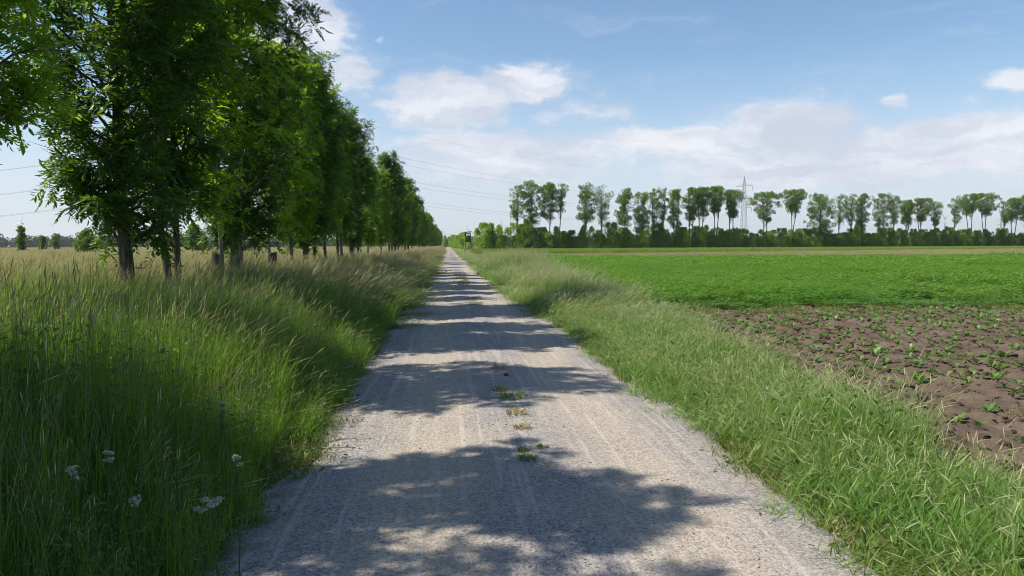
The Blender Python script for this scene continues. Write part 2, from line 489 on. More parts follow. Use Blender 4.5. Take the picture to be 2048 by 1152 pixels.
ry = np.concatenate([np.arange(-6, 40, .08), np.arange(40, 120, .5), np.arange(120, 1000, 6)])
fx = np.linspace(0, 1, 33)
lo = -1.20 - .14 * np.clip((5.5 - ry) / 2, 0, 1) + (vnoise(ry * 0, ry, 1.1, 3) - .5) * .30 + (vnoise(ry * 0, ry, 5, 4) - .5) * .12
hi = 2.27 + (vnoise(ry * 0, ry, .8, 5) - .5) * .26 + (vnoise(ry * 0, ry, 5, 6) - .5) * .10 
X = lo[:, None] + (hi - lo)[:, None] * fx[None]
Y = np.repeat(ry[:, None], 33, 1)
Z = .012 + .035 * (1 - (fx[None] * 2 - 1) ** 2) - .012 * np.exp(-((X + .18) / .3) ** 2) - .012 * np.exp(-((X - 1.28) / .3) ** 2) + (vnoise(X, Y, 2.5, 8) - .5) * .012 + (vnoise(X, Y, 9, 9) - .5) * .006
Z[:, 0] = -.045; Z[:, -1] = -.045
b = MB()
i = (np.arange(len(ry) - 1)[:, None] * 33 + np.arange(32)[None]).ravel()
b.add(np.stack([X, Y, Z], -1).reshape(-1, 3), np.stack([i, i + 1, i + 34, i + 33], -1))
b.obj('road', M['road'], smooth=True)['kind'] = 'structure'

# litter and bare earth strips beside the gravel
for nm, x0, x1 in (('verge_left', -2.6, -1.0), ('verge_right', 2.0, 4.9)):
    grid_sheet(nm, np.linspace(x0, x1, 24), np.concatenate([np.arange(-5, 40, .25), np.arange(40, 200, 3)]),
               lambda X, Y: zground(X, Y) - .016 + (vnoise(X, Y, 5, 12) - .5) * .02, M['thatch'])


def field_edge(Y):                            # where the right-hand verge ends
    Y = np.asarray(Y, float)
    return np.interp(Y, [2, 4, 5.3, 7.2, 9.3, 13, 15, 17, 60], [3.15, 3.3, 3.55, 3.95, 4.2, 4.5, 4.9, 4.5, 4.7]) + (vnoise(Y * 0, Y, .6, 20) - .5) * .35


def zsoil(X, Y):
    n = (vnoise(X, Y, 1.1, 30) - .5) * .05 + (vnoise(X, Y, 3.3, 31) - .5) * .03 + np.abs(vnoise(X, Y, 7, 32) - .5) * .11 * (.4 + vnoise(X, Y, .8, 36)) + np.abs(vnoise(X, Y, 17, 33) - .5) * .06
    rows = .012 * np.sin(X * 2 * PI / .5)
    edge = np.clip(1 - (X - field_edge(Y)) / 1.3, 0, 1) * (vnoise(X, Y, 5, 35) ** 2) * .13
    return -.06 + n + rows + edge


grid_sheet('soil_field', np.concatenate([np.arange(3.0, 14, .045), np.arange(14, 26, .09)]),
           np.concatenate([np.arange(1.5, 19.6, .05)]), zsoil, M['soil'])
grid_sheet('green_field', np.array([4.6, 20, 60, 160]), np.array([19.0, 40, 70, 77]), lambda X, Y: X * 0 + .035, M['green_ground'])
grid_sheet('thin_field', np.array([5.2, 60, 150, 260]), np.array([77.2, 130, 200, 300]), lambda X, Y: X * 0 + .04, M['thin_ground'])

# far wooded hill behind the end of the road
b = MB()
g = np.linspace(-1, 1, 41)
GX, GY = np.meshgrid(g, g)
hz_ = 34 * np.exp(-(GX ** 2 + GY ** 2) * 3.2) * (1 + .25 * (vnoise(GX, GY, 4, 50) - .5)) - 2.5 + (vnoise(GX, GY, 25, 51) - .5) * 3
c = at(925, 489, 2300)
i = (np.arange(40)[:, None] * 41 + np.arange(40)[None]).ravel()
b.add(np.stack([c.x + GX * 170, c.y + GY * 300, hz_], -1).reshape(-1, 3), np.stack([i, i + 1, i + 42, i + 41], -1))
b.obj('hill', M['hill'], smooth=True)['kind'] = 'structure'


# ------------------------------------------------------------------ scatter with geometry nodes
def hidden_coll(name, meshes):
    c = bpy.data.collections.new(name)
    for k, me in enumerate(meshes):
        link('%s_%02d' % (name, k), me, coll=c)
    return c


def scatter(name, pts, rotz, scl, coll, n_var, kind='stuff', tilt=None, idx=None):
    pts = np.asarray(pts, float)
    n = len(pts)
    me = bpy.data.meshes.new(name)
    me.vertices.add(n)
    me.vertices.foreach_set('co', pts.astype(np.float32).ravel())
    rot = np.zeros((n, 3)); rot[:, 2] = rotz
    if tilt is not None: rot[:, :2] = tilt
    s3 = np.asarray(scl, float)
    if s3.ndim == 1: s3 = np.repeat(s3[:, None], 3, 1)
    for nm, ty, dat, key in (('rot', 'FLOAT_VECTOR', rot, 'vector'), ('scl', 'FLOAT_VECTOR', s3, 'vector')):
        a_ = me.attributes.new(nm, ty, 'POINT')
        a_.data.foreach_set(key, dat.astype(np.float32).ravel())
    a_ = me.attributes.new('idx', 'INT', 'POINT')
    a_.data.foreach_set('value', (np.random.randint(0, n_var, n) if idx is None else np.asarray(idx)).astype(np.int32))
    o = link(name, me)
    o['kind'] = kind
    g = bpy.data.node_groups.new(name + '_scatter', 'GeometryNodeTree')
    g.interface.new_socket('Geometry', in_out='INPUT', socket_type='NodeSocketGeometry')
    g.interface.new_socket('Geometry', in_out='OUTPUT', socket_type='NodeSocketGeometry')
    gi = g.nodes.new('NodeGroupInput'); go = g.nodes.new('NodeGroupOutput')
    ci = g.nodes.new('GeometryNodeCollectionInfo'); ci.inputs['Collection'].default_value = coll
    ci.inputs['Separate Children'].default_value = True; ci.inputs['Reset Children'].default_value = True
    ip = g.nodes.new('GeometryNodeInstanceOnPoints'); ip.inputs['Pick Instance'].default_value = True

    def na(nm, dt):
        x = g.nodes.new('GeometryNodeInputNamedAttribute'); x.data_type = dt
        x.inputs['Name'].default_value = nm
        return [q for q in x.outputs if q.enabled and q.name == 'Attribute'][0]
    er = g.nodes.new('FunctionNodeEulerToRotation')
    L = g.links.new
    L(gi.outputs[0], ip.inputs['Points']); L(ci.outputs[0], ip.inputs['Instance'])
    L(na('idx', 'INT'), ip.inputs['Instance Index'])
    L(na('rot', 'FLOAT_VECTOR'), er.inputs[0]); L(er.outputs[0], ip.inputs['Rotation'])
    L(na('scl', 'FLOAT_VECTOR'), ip.inputs['Scale'])
    L(ip.outputs[0], go.inputs[0])
    md = o.modifiers.new('scatter', 'NODES'); md.node_group = g
    return o


def jitter_grid(x0, x1, y0, y1, step, keep=None, j=.5):
    gx, gy = np.meshgrid(np.arange(x0, x1, step), np.arange(y0, y1, step))
    P = np.stack([gx.ravel(), gy.ravel()], -1) + np.random.uniform(-j, j, (gx.size, 2)) * step
    if keep is not None: P = P[keep(P[:, 0], P[:, 1])]
    return P


np.random.seed(11)
U = np.random.uniform


def grass_patch(name, size, nb, hb, wb, ns, hs, ws, head, headmat, mats, bendb=(.2, .9), bends=(.35, .9), wind=.5,
                nseg=4, hsegs=4, weeds=0, headlen=.14, tuss=0):
    """mats: blade, stalk, head, weed"""
    b = MB()
    root = np.stack([U(-size / 2, size / 2, nb), U(-size / 2, size / 2, nb), np.zeros(nb)], -1)
    h = U(hb[0], hb[1], nb)
    if tuss:                                 # half of the blades stand in tussocks
        tc_ = U(-size / 2, size / 2, (7, 2)); k_ = np.random.randint(0, 7, nb); m_ = U(0, 1, nb) < .55
        root[m_, :2] = (tc_[k_] + np.random.normal(0, .028, (nb, 2)))[m_]
        h *= (U(.72, 1.15, 7)[k_])
    az = np.where(U(0, 1, nb) < wind, np.random.normal(0, .6, nb), U(-PI, PI, nb))
    b.ribbons(root, az, h, U(*bendb, nb), wb * U(.6, 1.3, nb), U(0, 1, nb), nseg, mi=0)
    nd_ = nb // 13
    root = np.stack([U(-size / 2, size / 2, nd_), U(-size / 2, size / 2, nd_), np.zeros(nd_)], -1)
    b.ribbons(root, U(-PI, PI, nd_), U(hb[0], hb[1], nd_) * .85, U(.5, 1.5, nd_), wb * U(.6, 1.0, nd_), U(0, 1, nd_), nseg, mi=2)
    if ns:
        # seed stalks stand in loose drifts, not evenly
        cc = np.stack([U(-size / 2, size / 2, 4), U(-size / 2, size / 2, 4)], -1)
        pick = cc[np.random.randint(0, 4, ns)] + np.random.normal(0, size * .2, (ns, 2))
        root = np.concatenate([pick, np.zeros((ns, 1))], 1)
        h = U(hs[0], hs[1], ns); az = np.random.normal(0, .6 if wind > .3 else 1.6, ns); bd = U(*bends, ns); v = U(0, 1, ns)
        b.ribbons(root, az, h, bd, np.full(ns, ws), v, 5, mi=1, shape='stem', t1=.92)
        hl = headlen * U(.7, 1.25, ns) / h
        for k in np.array_split(np.arange(ns), 5):
            if not len(k): continue
            t0 = 1 - float(hl[k].mean())
            b.ribbons(root[k], az[k], h[k], bd[k], head * U(.7, 1.3, len(k)), v[k], hsegs, mi=2, t0=t0, t1=1.02, shape='head')
            b.ribbons(root[k], az[k], h[k], bd[k], head * .8 * U(.7, 1.3, len(k)), v[k], hsegs, mi=2, t0=t0, t1=1.02, shape='head2')
    if weeds:
        base = np.stack([U(-size / 2, size / 2, weeds), U(-size / 2, size / 2, weeds), U(.02, hb[1] * .75, weeds)], -1)
        d = np.stack([U(-1, 1, weeds), U(-1, 1, weeds), U(-.3, .6, weeds)], -1)
        b.leaves(base, d, np.random.normal(0, 1, (weeds, 3)), U(.025, .06, weeds), U(.010, .022, weeds), U(0, 1, weeds), mi=3)
    return b.mesh(name, [M[k] for k in mats])


mats_m = ['blade', 'stalk', 'seed', 'weed']
near = [grass_patch('meadow_near%d' % k, .62, 430, (.30, .92), .0055, 22 + 7 * k, (.75, 1.14), .0022, .0058, None,
                    ['blade', 'stalk', 'seed_dark' if k == 3 else 'seed', 'weed'], weeds=120, bendb=(.04, .48), bends=(.2, .8), wind=.4, headlen=.09, tuss=1) for k in range(5)]
near += [grass_patch('meadow_near%d' % (5 + k), .62, 470, (.30, .95), .0050, 34, (.70, 1.05), .0024, .0042, None,
                    ['blade', 'stalk', 'seed_dark' if k else 'seed_green', 'weed'], weeds=230, bendb=(.02, .30), bends=(.03, .35), wind=.25, headlen=.07, tuss=1) for k in range(3)]
mid = [grass_patch('meadow_mid%d' % k, 1.2, 560, (.35, .92), .011, 125, (.75, 1.15), .004, .015, None, mats_m, nseg=3, hsegs=3) for k in range(4)]
far = [grass_patch('meadow_far%d' % k, 4.0, 900, (.5, .95), .045, 420, (.75, 1.12), .012, .050, None, ['blade_far', 'stalk', 'seed', 'weed'], nseg=2, hsegs=2, headlen=.2) for k in range(3)]
c_near, c_mid, c_far = hidden_coll('mn', near), hidden_coll('mm', mid), hidden_coll('mf', far)


def leftH(X, Y):
    """relative grass height: short by the gravel, tall further in"""
    e = np.clip((-1.22 - X - (vnoise(X * 0, Y, .9, 40) - .5) * .5) / 1.15, 0, 1)
    return (.20 + .98 * e ** .8) * (.86 + .3 * vnoise(X, Y, .6, 41)) * (.88 + .3 * vnoise(X, Y, 2.2, 42))


def inleft(X, Y): return (X > -.66 * Y - 3.2)


P = jitter_grid(-13, -1.25, .6, 15, .36, inleft)
hh = leftH(P[:, 0], P[:, 1])
pf_ = np.clip(.92 - (P[:, 1] - 4) / 5, 0.12, 1) * np.clip((P[:, 0] + 4.6) / 1.6, .25, 1)
ix_ = np.where(U(0, 1, len(P)) < pf_, np.random.randint(5, 8, len(P)), np.random.randint(0, 5, len(P)))
scatter('meadow_grass', np.c_[P, zground(P[:, 0], P[:, 1]) - .03], np.random.normal(0, .25, len(P)),
        np.c_[np.full(len(P), 1), np.full(len(P), 1), hh] * U(.92, 1.08, (len(P), 1)), c_near, 8, idx=ix_)
P = jitter_grid(-38, -1.3, 15, 52, .85, inleft)
hh = leftH(P[:, 0], P[:, 1])
scatter('meadow_grass_beyond', np.c_[P, zground(P[:, 0], P[:, 1]) - .03], np.random.normal(0, .25, len(P)),
        np.c_[np.full(len(P), 1), np.full(len(P), 1), hh] * U(.92, 1.08, (len(P), 1)), c_mid, 4)
P = jitter_grid(-220, -3.2, 52, 330, 3.4, inleft)
hh = U(.9, 1.1, len(P))
scatter('meadow_grass_distant', np.c_[P, zground(P[:, 0], P[:, 1]) - .03], np.random.normal(0, .3, len(P)),
        np.c_[np.ones(len(P)), np.ones(len(P)), hh * 1.1], c_far, 3)
P = jitter_grid(-3.4, -1.4, 52, 200, .9)
scatter('roadside_grass_distant', np.c_[P, zground(P[:, 0], P[:, 1]) - .03], np.random.normal(0, .3, len(P)),
        np.c_[np.ones(len(P)) * .9, np.ones(len(P)), leftH(P[:, 0], P[:, 1])], c_mid, 4)

# short fringe at both gravel edges
fringe = [grass_patch('fringe%d' % k, .36, 150, (.04, .17), .006, 3, (.15, .25), .002, .006, None, ['short', 'stalk', 'seed', 'weed'], bendb=(.3, 1.1), wind=.2, nseg=3, weeds=26, headlen=.04) for k in range(3)]
dryf = grass_patch('fringe_dry', .36, 70, (.03, .12), .006, 0, (.1, .2), .002, .006, None, ['dry', 'stalk', 'seed', 'weed'], bendb=(.6, 1.3), wind=.2, nseg=3)
c_fr = hidden_coll('fr', fringe + [dryf])
c_fd = hidden_coll('fd', [fringe[0], dryf, dryf])
ny = np.repeat(np.arange(.5, 60, .17), 3)
L_ = np.stack([-1.24 - U(-.14, 1.0, len(ny)) + (vnoise(ny * 0, ny, 1.1, 3) - .5) * .30, ny], -1)
P = np.concatenate([L_, np.stack([2.24 + U(-.08, .4, len(ny)) + (vnoise(ny * 0, ny, .8, 5) - .5) * .26, ny], -1)])
scatter('edge_grass', np.c_[P, np.full(len(P), -.02)], U(-3, 3, len(P)), U(.6, 1.2, len(P)), c_fr, 4)
ny = np.arange(1, 40, .22)
P = np.stack([2.36 + U(-.14, .12, len(ny)) + (vnoise(ny * 0, ny, .8, 5) - .5) * .26, ny], -1)
scatter('dry_edge_grass', np.c_[P, np.full(len(P), -.02)], U(-3, 3, len(P)), U(.6, 1.2, len(P)), c_fd, 3)

# right-hand verge
vn = [grass_patch('verge_near%d' % k, .6, 330, (.16, .46), .0075, 16 + 8 * k, (.34, .66), .0022, .0052, None, ['verge', 'stalk', 'seed_green', 'weed'],
                  bendb=(.3, 1.25), bends=(.3, .9), wind=.25, weeds=30, headlen=.08) for k in range(4)]
vm = [grass_patch('verge_mid%d' % k, 1.1, 520, (.22, .56), .012, 110, (.45, .75), .004, .010, None, ['verge', 'stalk', 'seed_green', 'weed'],
                  bendb=(.3, 1.0), bends=(.4, .9), wind=.5, nseg=3, hsegs=3, headlen=.1) for k in range(3)]
c_vn, c_vm = hidden_coll('vn', vn), hidden_coll('vm', vm)


def vH(X, Y):
    e = np.clip((X - 2.15) / .8, 0, 1)
    f = np.clip((field_edge(Y) + .25 - X) / .5, .35, 1)
    h = (.30 + .85 * e) * f * (.62 + .8 * vnoise(X, Y, .8, 44)) * (.85 + .35 * vnoise(X, Y, 2.6, 45))
    gap = np.exp(-((Y - 15.6) / 1.3) ** 2) * np.clip((4.6 - X) / 1, 0, 1)
    return h * (1 - .55 * gap)


P = jitter_grid(2.36, 5.6, .8, 16, .34, lambda X, Y: X < field_edge(Y) + .05)
scatter('verge_grass', np.c_[P, zground(P[:, 0], P[:, 1]) - .03], U(-1.2, 1.2, len(P)),
        np.c_[np.ones(len(P)), np.ones(len(P)), vH(P[:, 0], P[:, 1])], c_vn, 4)
P = jitter_grid(2.36, 5.6, 16, 70, .6, lambda X, Y: X < field_edge(Y) + .1)
hs_ = vH(P[:, 0], P[:, 1]) * (1 + .75 * np.exp(-((P[:, 1] - 42) / 18) ** 2)) * (1 - .45 * np.clip((P[:, 1] - 58) / 8, 0, 1))
scatter('verge_grass_beyond', np.c_[P, zground(P[:, 0], P[:, 1]) - .03], np.random.normal(0, .5, len(P)),
        np.c_[np.ones(len(P)), np.ones(len(P)), hs_], c_vm, 3)
P = jitter_grid(2.45, 6.5, 70, 330, 1.0)
scatter('verge_grass_distant', np.c_[P, zground(P[:, 0], P[:, 1]) - .03], np.random.normal(0, .5, len(P)),
        np.c_[np.ones(len(P)), np.ones(len(P)), U(.35, .6, len(P))], c_vm, 3)


# green crop
def crop_patch(name, size, n, hmin, hmax, leaf, up=.7):
    b = MB()
    base = np.stack([U(-size / 2, size / 2, n), U(-size / 2, size / 2, n), U(hmin, hmax, n)], -1)
    base[:, 2] *= .75 + .5 * vnoise(base[:, 0], base[:, 1], 3 / size, np.random.randint(99))
    a = U(-PI, PI, n)
    d = np.stack([np.cos(a), np.sin(a), U(-.2, up, n)], -1)
    side = np.stack([-np.sin(a), np.cos(a), U(-.5, .5, n)], -1)
    b.leaves(base, d, side, leaf * U(.7, 1.3, n), leaf * .62 * U(.7, 1.3, n), U(0, 1, n), fold=.15)
    ns = n // 8
    root = np.stack([U(-size / 2, size / 2, ns), U(-size / 2, size / 2, ns), np.zeros(ns)], -1)
    b.ribbons(root, U(-PI, PI, ns), U(hmax * .6, hmax, ns), U(.1, .5, ns), np.full(ns, leaf * .12), U(0, 1, ns), 2)
    return b.mesh(name, [M['clover']])


c_cn = hidden_coll('cn', [crop_patch('crop_near%d' % k, 1.1, 560, .04, .40, .078) for k in range(4)])
c_cf = hidden_coll('cf', [crop_patch('crop_far%d' % k, 3.2, 620, .04, .46, .20) for k in range(3)])
keep = lambda X, Y: (X > field_edge(Y) - .1) & (X < .92 * Y + 6)
P = jitter_grid(4.2, 50, 18.8, 46, .85, keep)
P = P[~((P[:, 1] < 20.2) & (vnoise(P[:, 0], P[:, 1], .9, 80) < .38))]
hv = (.62 + .75 * vnoise(P[:, 0], P[:, 1], .28, 81)) * U(.85, 1.15, len(P)) * np.clip(.55 + (P[:, 1] - 18.8) / 3, 0, 1)
scatter('green_crop', np.c_[P, P[:, 0] * 0 + .0], U(-3, 3, len(P)), np.c_[np.ones(len(P)), np.ones(len(P)), hv], c_cn, 4)
P = jitter_grid(5, 100, 45, 77, 2.5, keep)
scatter('green_crop_beyond', np.c_[P, P[:, 0] * 0], U(-3, 3, len(P)), np.c_[np.ones(len(P)), np.ones(len(P)), .7 + .6 * vnoise(P[:, 0], P[:, 1], .2, 82)], c_cf, 3)

# thin dry crop behind it
thin = [grass_patch('thin%d' % k, 4, 420, (.12, .30), .05, 60, (.3, .5), .02, .04, None, ['dry' if k < 2 else 'verge', 'stalk', 'seed', 'weed'], wind=.1, nseg=2, hsegs=2) for k in range(3)]
c_th = hidden_coll('th', thin)

# tall grain in front of the hedge
def line_pt(t, d0=118, d1=198, x0=1055, x1=2048):
    a_, b_ = at(x0, 489, d0), at(x1, 489, d1)
    return a_.lerp(b_, t)


G0, G1 = line_pt(0), line_pt(1)
gslope = (G1.y - G0.y) / (G1.x - G0.x)


def grain_front(X): return G0.y + (X - G0.x) * gslope


H0, H1 = at(945, 489, 160), at(2048, 489, 228)      # hedge line
hslope = (H1.y - H0.y) / (H1.x - H0.x)


def hedge_y(X): return H0.y + (X - H0.x) * hslope


P = jitter_grid(5.6, 230, 77, 290, 3.0, lambda X, Y: (X < .92 * Y + 6) & (Y < grain_front(X)))
scatter('thin_crop', np.c_[P, P[:, 0] * 0], U(-3, 3, len(P)), U(.7, 1.1, len(P)), c_th, 3)
gr = [grass_patch('grain%d' % k, 2.2, 700, (.62, .82), .03, 300, (.72, .90), .01, .03, None, ['wheat', 'wheat', 'wheat', 'weed'],
                  bendb=(.05, .35), bends=(.05, .35), wind=.2, nseg=2, hsegs=2, headlen=.09) for k in range(3)]
c_gr = hidden_coll('gr', gr)
P = jitter_grid(6.5, 230, 95, 300, 1.9, lambda X, Y: (X < .92 * Y + 6) & (Y > grain_front(X)) & (Y < hedge_y(X) - 2.5))
scatter('grain_crop', np.c_[P, P[:, 0] * 0], U(-.4, .4, len(P)), U(.95, 1.05, len(P)), c_gr, 3)

# yellowish weeds between the bare soil and the green crop
P = jitter_grid(4.6, 26, 16.8, 19.0, .42, lambda X, Y: (U(0, 1, X.shape) < np.clip((Y - 16.6) / 1.3, .15, 1) * .9))
scatter('weeds', np.c_[P, P[:, 0] * 0 - .03], U(-3, 3, len(P)), U(.7, 1.3, len(P)), c_fr, 4)
P = jitter_grid(4.5, 24, 3, 17.5, .7, lambda X, Y: (X > field_edge(Y) + .1) & (X < .9 * Y + 3) & (U(0, 1, X.shape) < .16 + .3 * (vnoise(X, Y, .35, 70) > .6)))
c_sw = hidden_coll('sw', [grass_patch('soilweed%d' % k, .3, 22, (.02, .07), .006, 0, (.1, .2), .002, .006, None, ['short', 'stalk', 'seed', 'weed'], bendb=(.5, 1.3), wind=.1, nseg=3, weeds=18) for k in range(3)])
scatter('soil_weeds', np.c_[P, zsoil(P[:, 0], P[:, 1])], U(-3, 3, len(P)), U(.6, 1.2, len(P)), c_sw, 3)


# loose stones
def pebble(seed):
    rs = np.random.RandomState(seed)
    b = MB()
    n = 4
    pts = []
    for ax in range(3):
        pass
    g = np.linspace(-1, 1, n)
    for s in range(6):
        A, B = np.meshgrid(g, g)
        C = np.ones_like(A) * (1 if s % 2 else -1)
        p_ = [None] * 3
        k = s // 2
        p_[k], p_[(k + 1) % 3], p_[(k + 2) % 3] = C, A, B
        V = unit(np.stack(p_, -1).reshape(-1, 3))
        w = 1 + .35 * np.sin(V @ rs.uniform(-3, 3, (3, 1)) + rs.uniform(0, 6))
        V = V * w * np.array([1, .8, .6])
        i = (np.arange(n - 1)[:, None] * n + np.arange(n - 1)[None]).ravel()
        b.add(V, np.stack([i, i + 1, i + n + 1, i + n], -1), rs.uniform())
    return b


c_pb = hidden_coll('pb', [pebble(k).mesh('pebble%d' % k, [M['stone']]) for k in range(4)])
n = 9000
yy = 2.6 + 12 * U(0, 1, n) ** 1.4
zone = U(0, 1, n)
xx = np.where(zone < .45, np.random.normal(1.98, .20, n), np.where(zone < .62, np.random.normal(-1.05, .16, n), np.where(zone < .85, np.random.normal(.6, .3, n), U(-1.1, 2.1, n))))
ok = (xx > -1.3) & (xx < 2.3)
xx, yy = xx[ok], yy[ok]
u_ = np.clip((xx + 1.2) / 3.3, 0, 1)
zz = .010 + .035 * (1 - (u_ * 2 - 1) ** 2) - .012 * np.exp(-((xx + .18) / .3) ** 2) - .012 * np.exp(-((xx - 1.28) / .3) ** 2)
scatter('gravel', np.c_[xx, yy, zz], U(-3, 3, len(xx)), .0035 + .007 * U(0, 1, len(xx)) ** 3, c_pb, 4)
c_cd = hidden_coll('cd', [pebble(20 + k).mesh('clod%d' % k, [M['clod']]) for k in range(3)])
n = 5200
yy = 4 + 14.5 * U(0, 1, n); xx = field_edge(yy) + .1 + U(0, 1, n) ** 1.6 * 9
scatter('soil_clods', np.c_[xx, yy, zsoil(xx, yy)], U(-3, 3, n), .012 + .04 * U(0, 1, n) ** 3, c_cd, 3)


n = 90
yy = np.concatenate([5 + 9 * U(0, 1, 50), 18 + 24 * U(0, 1, 60) ** 1.3, 4.5 + 3 * U(0, 1, 10)])
yy = yy[vnoise(yy * 0, yy, .45, 90) > .42]
xx = np.random.normal(.66, .10, len(yy))
scatter('road_weeds', np.c_[xx, yy, xx * 0 + .035], U(-3, 3, len(xx)), np.c_[U(.15, .5, len(xx)), U(.15, .5, len(xx)), U(.15, .45, len(xx))] * np.clip(yy / 12, .7, 2)[:, None], c_fd, 3)
n = 420
yy = 2.8 + 3.2 * U(0, 1, n); xx = np.random.normal(2.38, .10, n)
scatter('edge_clods', np.c_[xx, yy, xx * 0 + .0], U(-3, 3, n), .006 + .022 * U(0, 1, n) ** 3, c_cd, 3)

# ------------------------------------------------------------------ ash trees of the roadside row
def ash_meshes(seed, H, rt, z0, Rm, nb=78, ntw=9, nlv=9, leaf='ash', bark='bark', forks=1, lsc=1.18, asym=0.0, thin=.27):
    rs = np.random.RandomState(seed)
    tb, cb = MB(), MB()
    stems = []
    for f in range(forks):
        k = 9
        zz = np.linspace(-.15, H * .95, k)
        wx = np.cumsum(rs.normal(0, .035, k)); wy = np.cumsum(rs.normal(0, .035, k))
        off = (f - (forks - 1) / 2) * .22
        px = off + wx + off * .6 * (zz / H); py = wy + off * .5
        path = np.stack([px, py, zz], -1)
        rad = rt * (1 - .93 * np.linspace(0, 1, k) ** .85) * (1 if forks == 1 else .8)
        rad[0] *= 1.35
        tb.tube(path, rad, 10)
        stems.append((path, rad))
    B0, D0, S0 = [], [], []
    for i in range(nb):
        path, rad = stems[i % forks]
        u = (i + rs.uniform(0, 1)) / nb
        zs = z0 * .85 + (H * .9 - z0 * .85) * u ** 1.05
        base = np.array([np.interp(zs, path[:, 2], path[:, j]) for j in range(3)])
        a = i * 2.39996 + rs.uniform(-.5, .5)
        prof = Rm * (min(1, (.45 + u * 2.0)) * (1 - max(0, u - .55) ** 1.5 * 2.2)) * rs.uniform(.70, 1.18)
        prof = max(.25, prof) * (1 + asym * math.cos(a))
        elv = R(rs.uniform(25, 48) + 22 * u)
        out = np.array([math.cos(a), math.sin(a), 0])
        Lb = prof / math.cos(elv) * .95
        Lb = min(Lb, 2.6)
        t = np.linspace(0, 1, 6)
        curve = base[None] + out[None] * (t * prof)[:, None] + np.array([0, 0, 1.0])[None] * (Lb * math.sin(elv) * (t ** 1.25))[:, None]
        curve += rs.normal(0, .03, curve.shape) * t[:, None]
        r0 = max(.008, np.interp(zs, path[:, 2], rad) * .42)
        tb.tube(curve, r0 * (1 - .85 * t), 5)
        for w in range(ntw):
            tt = rs.uniform(.22, 1.0)
            bp_ = np.array([np.interp(tt, t, curve[:, j]) for j in range(3)])
            dv = out * rs.uniform(.1, .9) + rs.normal(0, .6, 3) + np.array([0, 0, .35])
            dv /= np.linalg.norm(dv)
            Lt = rs.uniform(.22, .55)
            tip = bp_ + dv * Lt
            tb.tube([bp_, bp_ + dv * Lt * .5 + rs.normal(0, .02, 3), tip], [.006, .004, .002], 3)
            q = rs.uniform(.25, 1.05, nlv)[:, None]
            B0.append(bp_[None] * (1 - q) + tip[None] * q)
            dd = dv[None] * .5 + rs.normal(0, .65, (nlv, 3)) + np.array([.22, 0, -.12])
            D0.append(dd)
    B0 = np.concatenate(B0); D0 = unit(np.concatenate(D0))
    kp = (vnoise(B0[:, 0] + B0[:, 2] * .7, B0[:, 1] - B0[:, 2] * 1.0, 1.9, seed) > thin)
    B0, D0 = B0[kp], D0[kp]
    n = len(B0)
    side = unit(np.cross(D0, np.array([0, 0, 1.0]) + rs.normal(0, .35, (n, 3))))
    RL = rs.uniform(.15, .27, n) * lsc
    vleaf = rs.uniform(0, 1, n)
    # 9 leaflets: four pairs and a terminal one, rachis drooping
    for k in range(9):
        pair, sg = k // 2, (1 if k % 2 else -1)
        s_ = (.30 + .18 * pair) if k < 8 else .97
        pos_ = B0 + D0 * (RL * s_)[:, None] + np.array([0, 0, -1.0]) * (RL * s_ ** 2 * .25)[:, None]
        if k < 8: d = D0 * .55 + side * sg * .8
        else: d = D0.copy()
        d = d + np.array([0, 0, -.28]) + rs.normal(0, .16, (n, 3))
        sd = np.cross(d, np.array([0, 0, 1.0])) + rs.normal(0, .3, (n, 3))
        cb.leaves(pos_, d, sd, RL * .40 * rs.uniform(.8, 1.2, n), RL * .145, np.clip(vleaf + rs.normal(0, .15, n), 0, 1), fold=.3)
    return tb.mesh('ash_trunk%d' % seed, [M[bark]], True), cb.mesh('ash_crown%d' % seed, [M[leaf]])


PA = ash_meshes(1, 8.6, .125, 1.70, 1.25, leaf='ash_shaded', thin=.22)
PB = ash_meshes(2, 8.4, .10, 2.15, .72, forks=2, nb=60, leaf='ash_shaded')
PC = ash_meshes(3, 7.8, .055, 2.1, .95, leaf='ash_light', bark='bark_pale', nb=50, nlv=7, thin=.32, asym=.1)
PD = ash_meshes(4, 11.6, .16, 1.55, 1.30, leaf='ash_shaded', bark='bark_pale', nb=110, asym=.32, thin=.22)
PE = ash_meshes(5, 8.5, .08, 2.15, .92, leaf='ash', nb=58)
PF = ash_meshes(6, 8.0, .09, 2.6, 1.15, leaf='ash_light', nb=62, thin=.42)
ORD = ['first', 'second', 'third', 'fourth', 'fifth', 'sixth', 'seventh', 'eighth', 'ninth', 'tenth', 'eleventh', 'twelfth', 'thirteenth',
       'fourteenth', 'fifteenth', 'sixteenth', 'seventeenth', 'eighteenth', 'nineteenth', 'twentieth']
G = 'leafy trees in the row beside the gravel road'
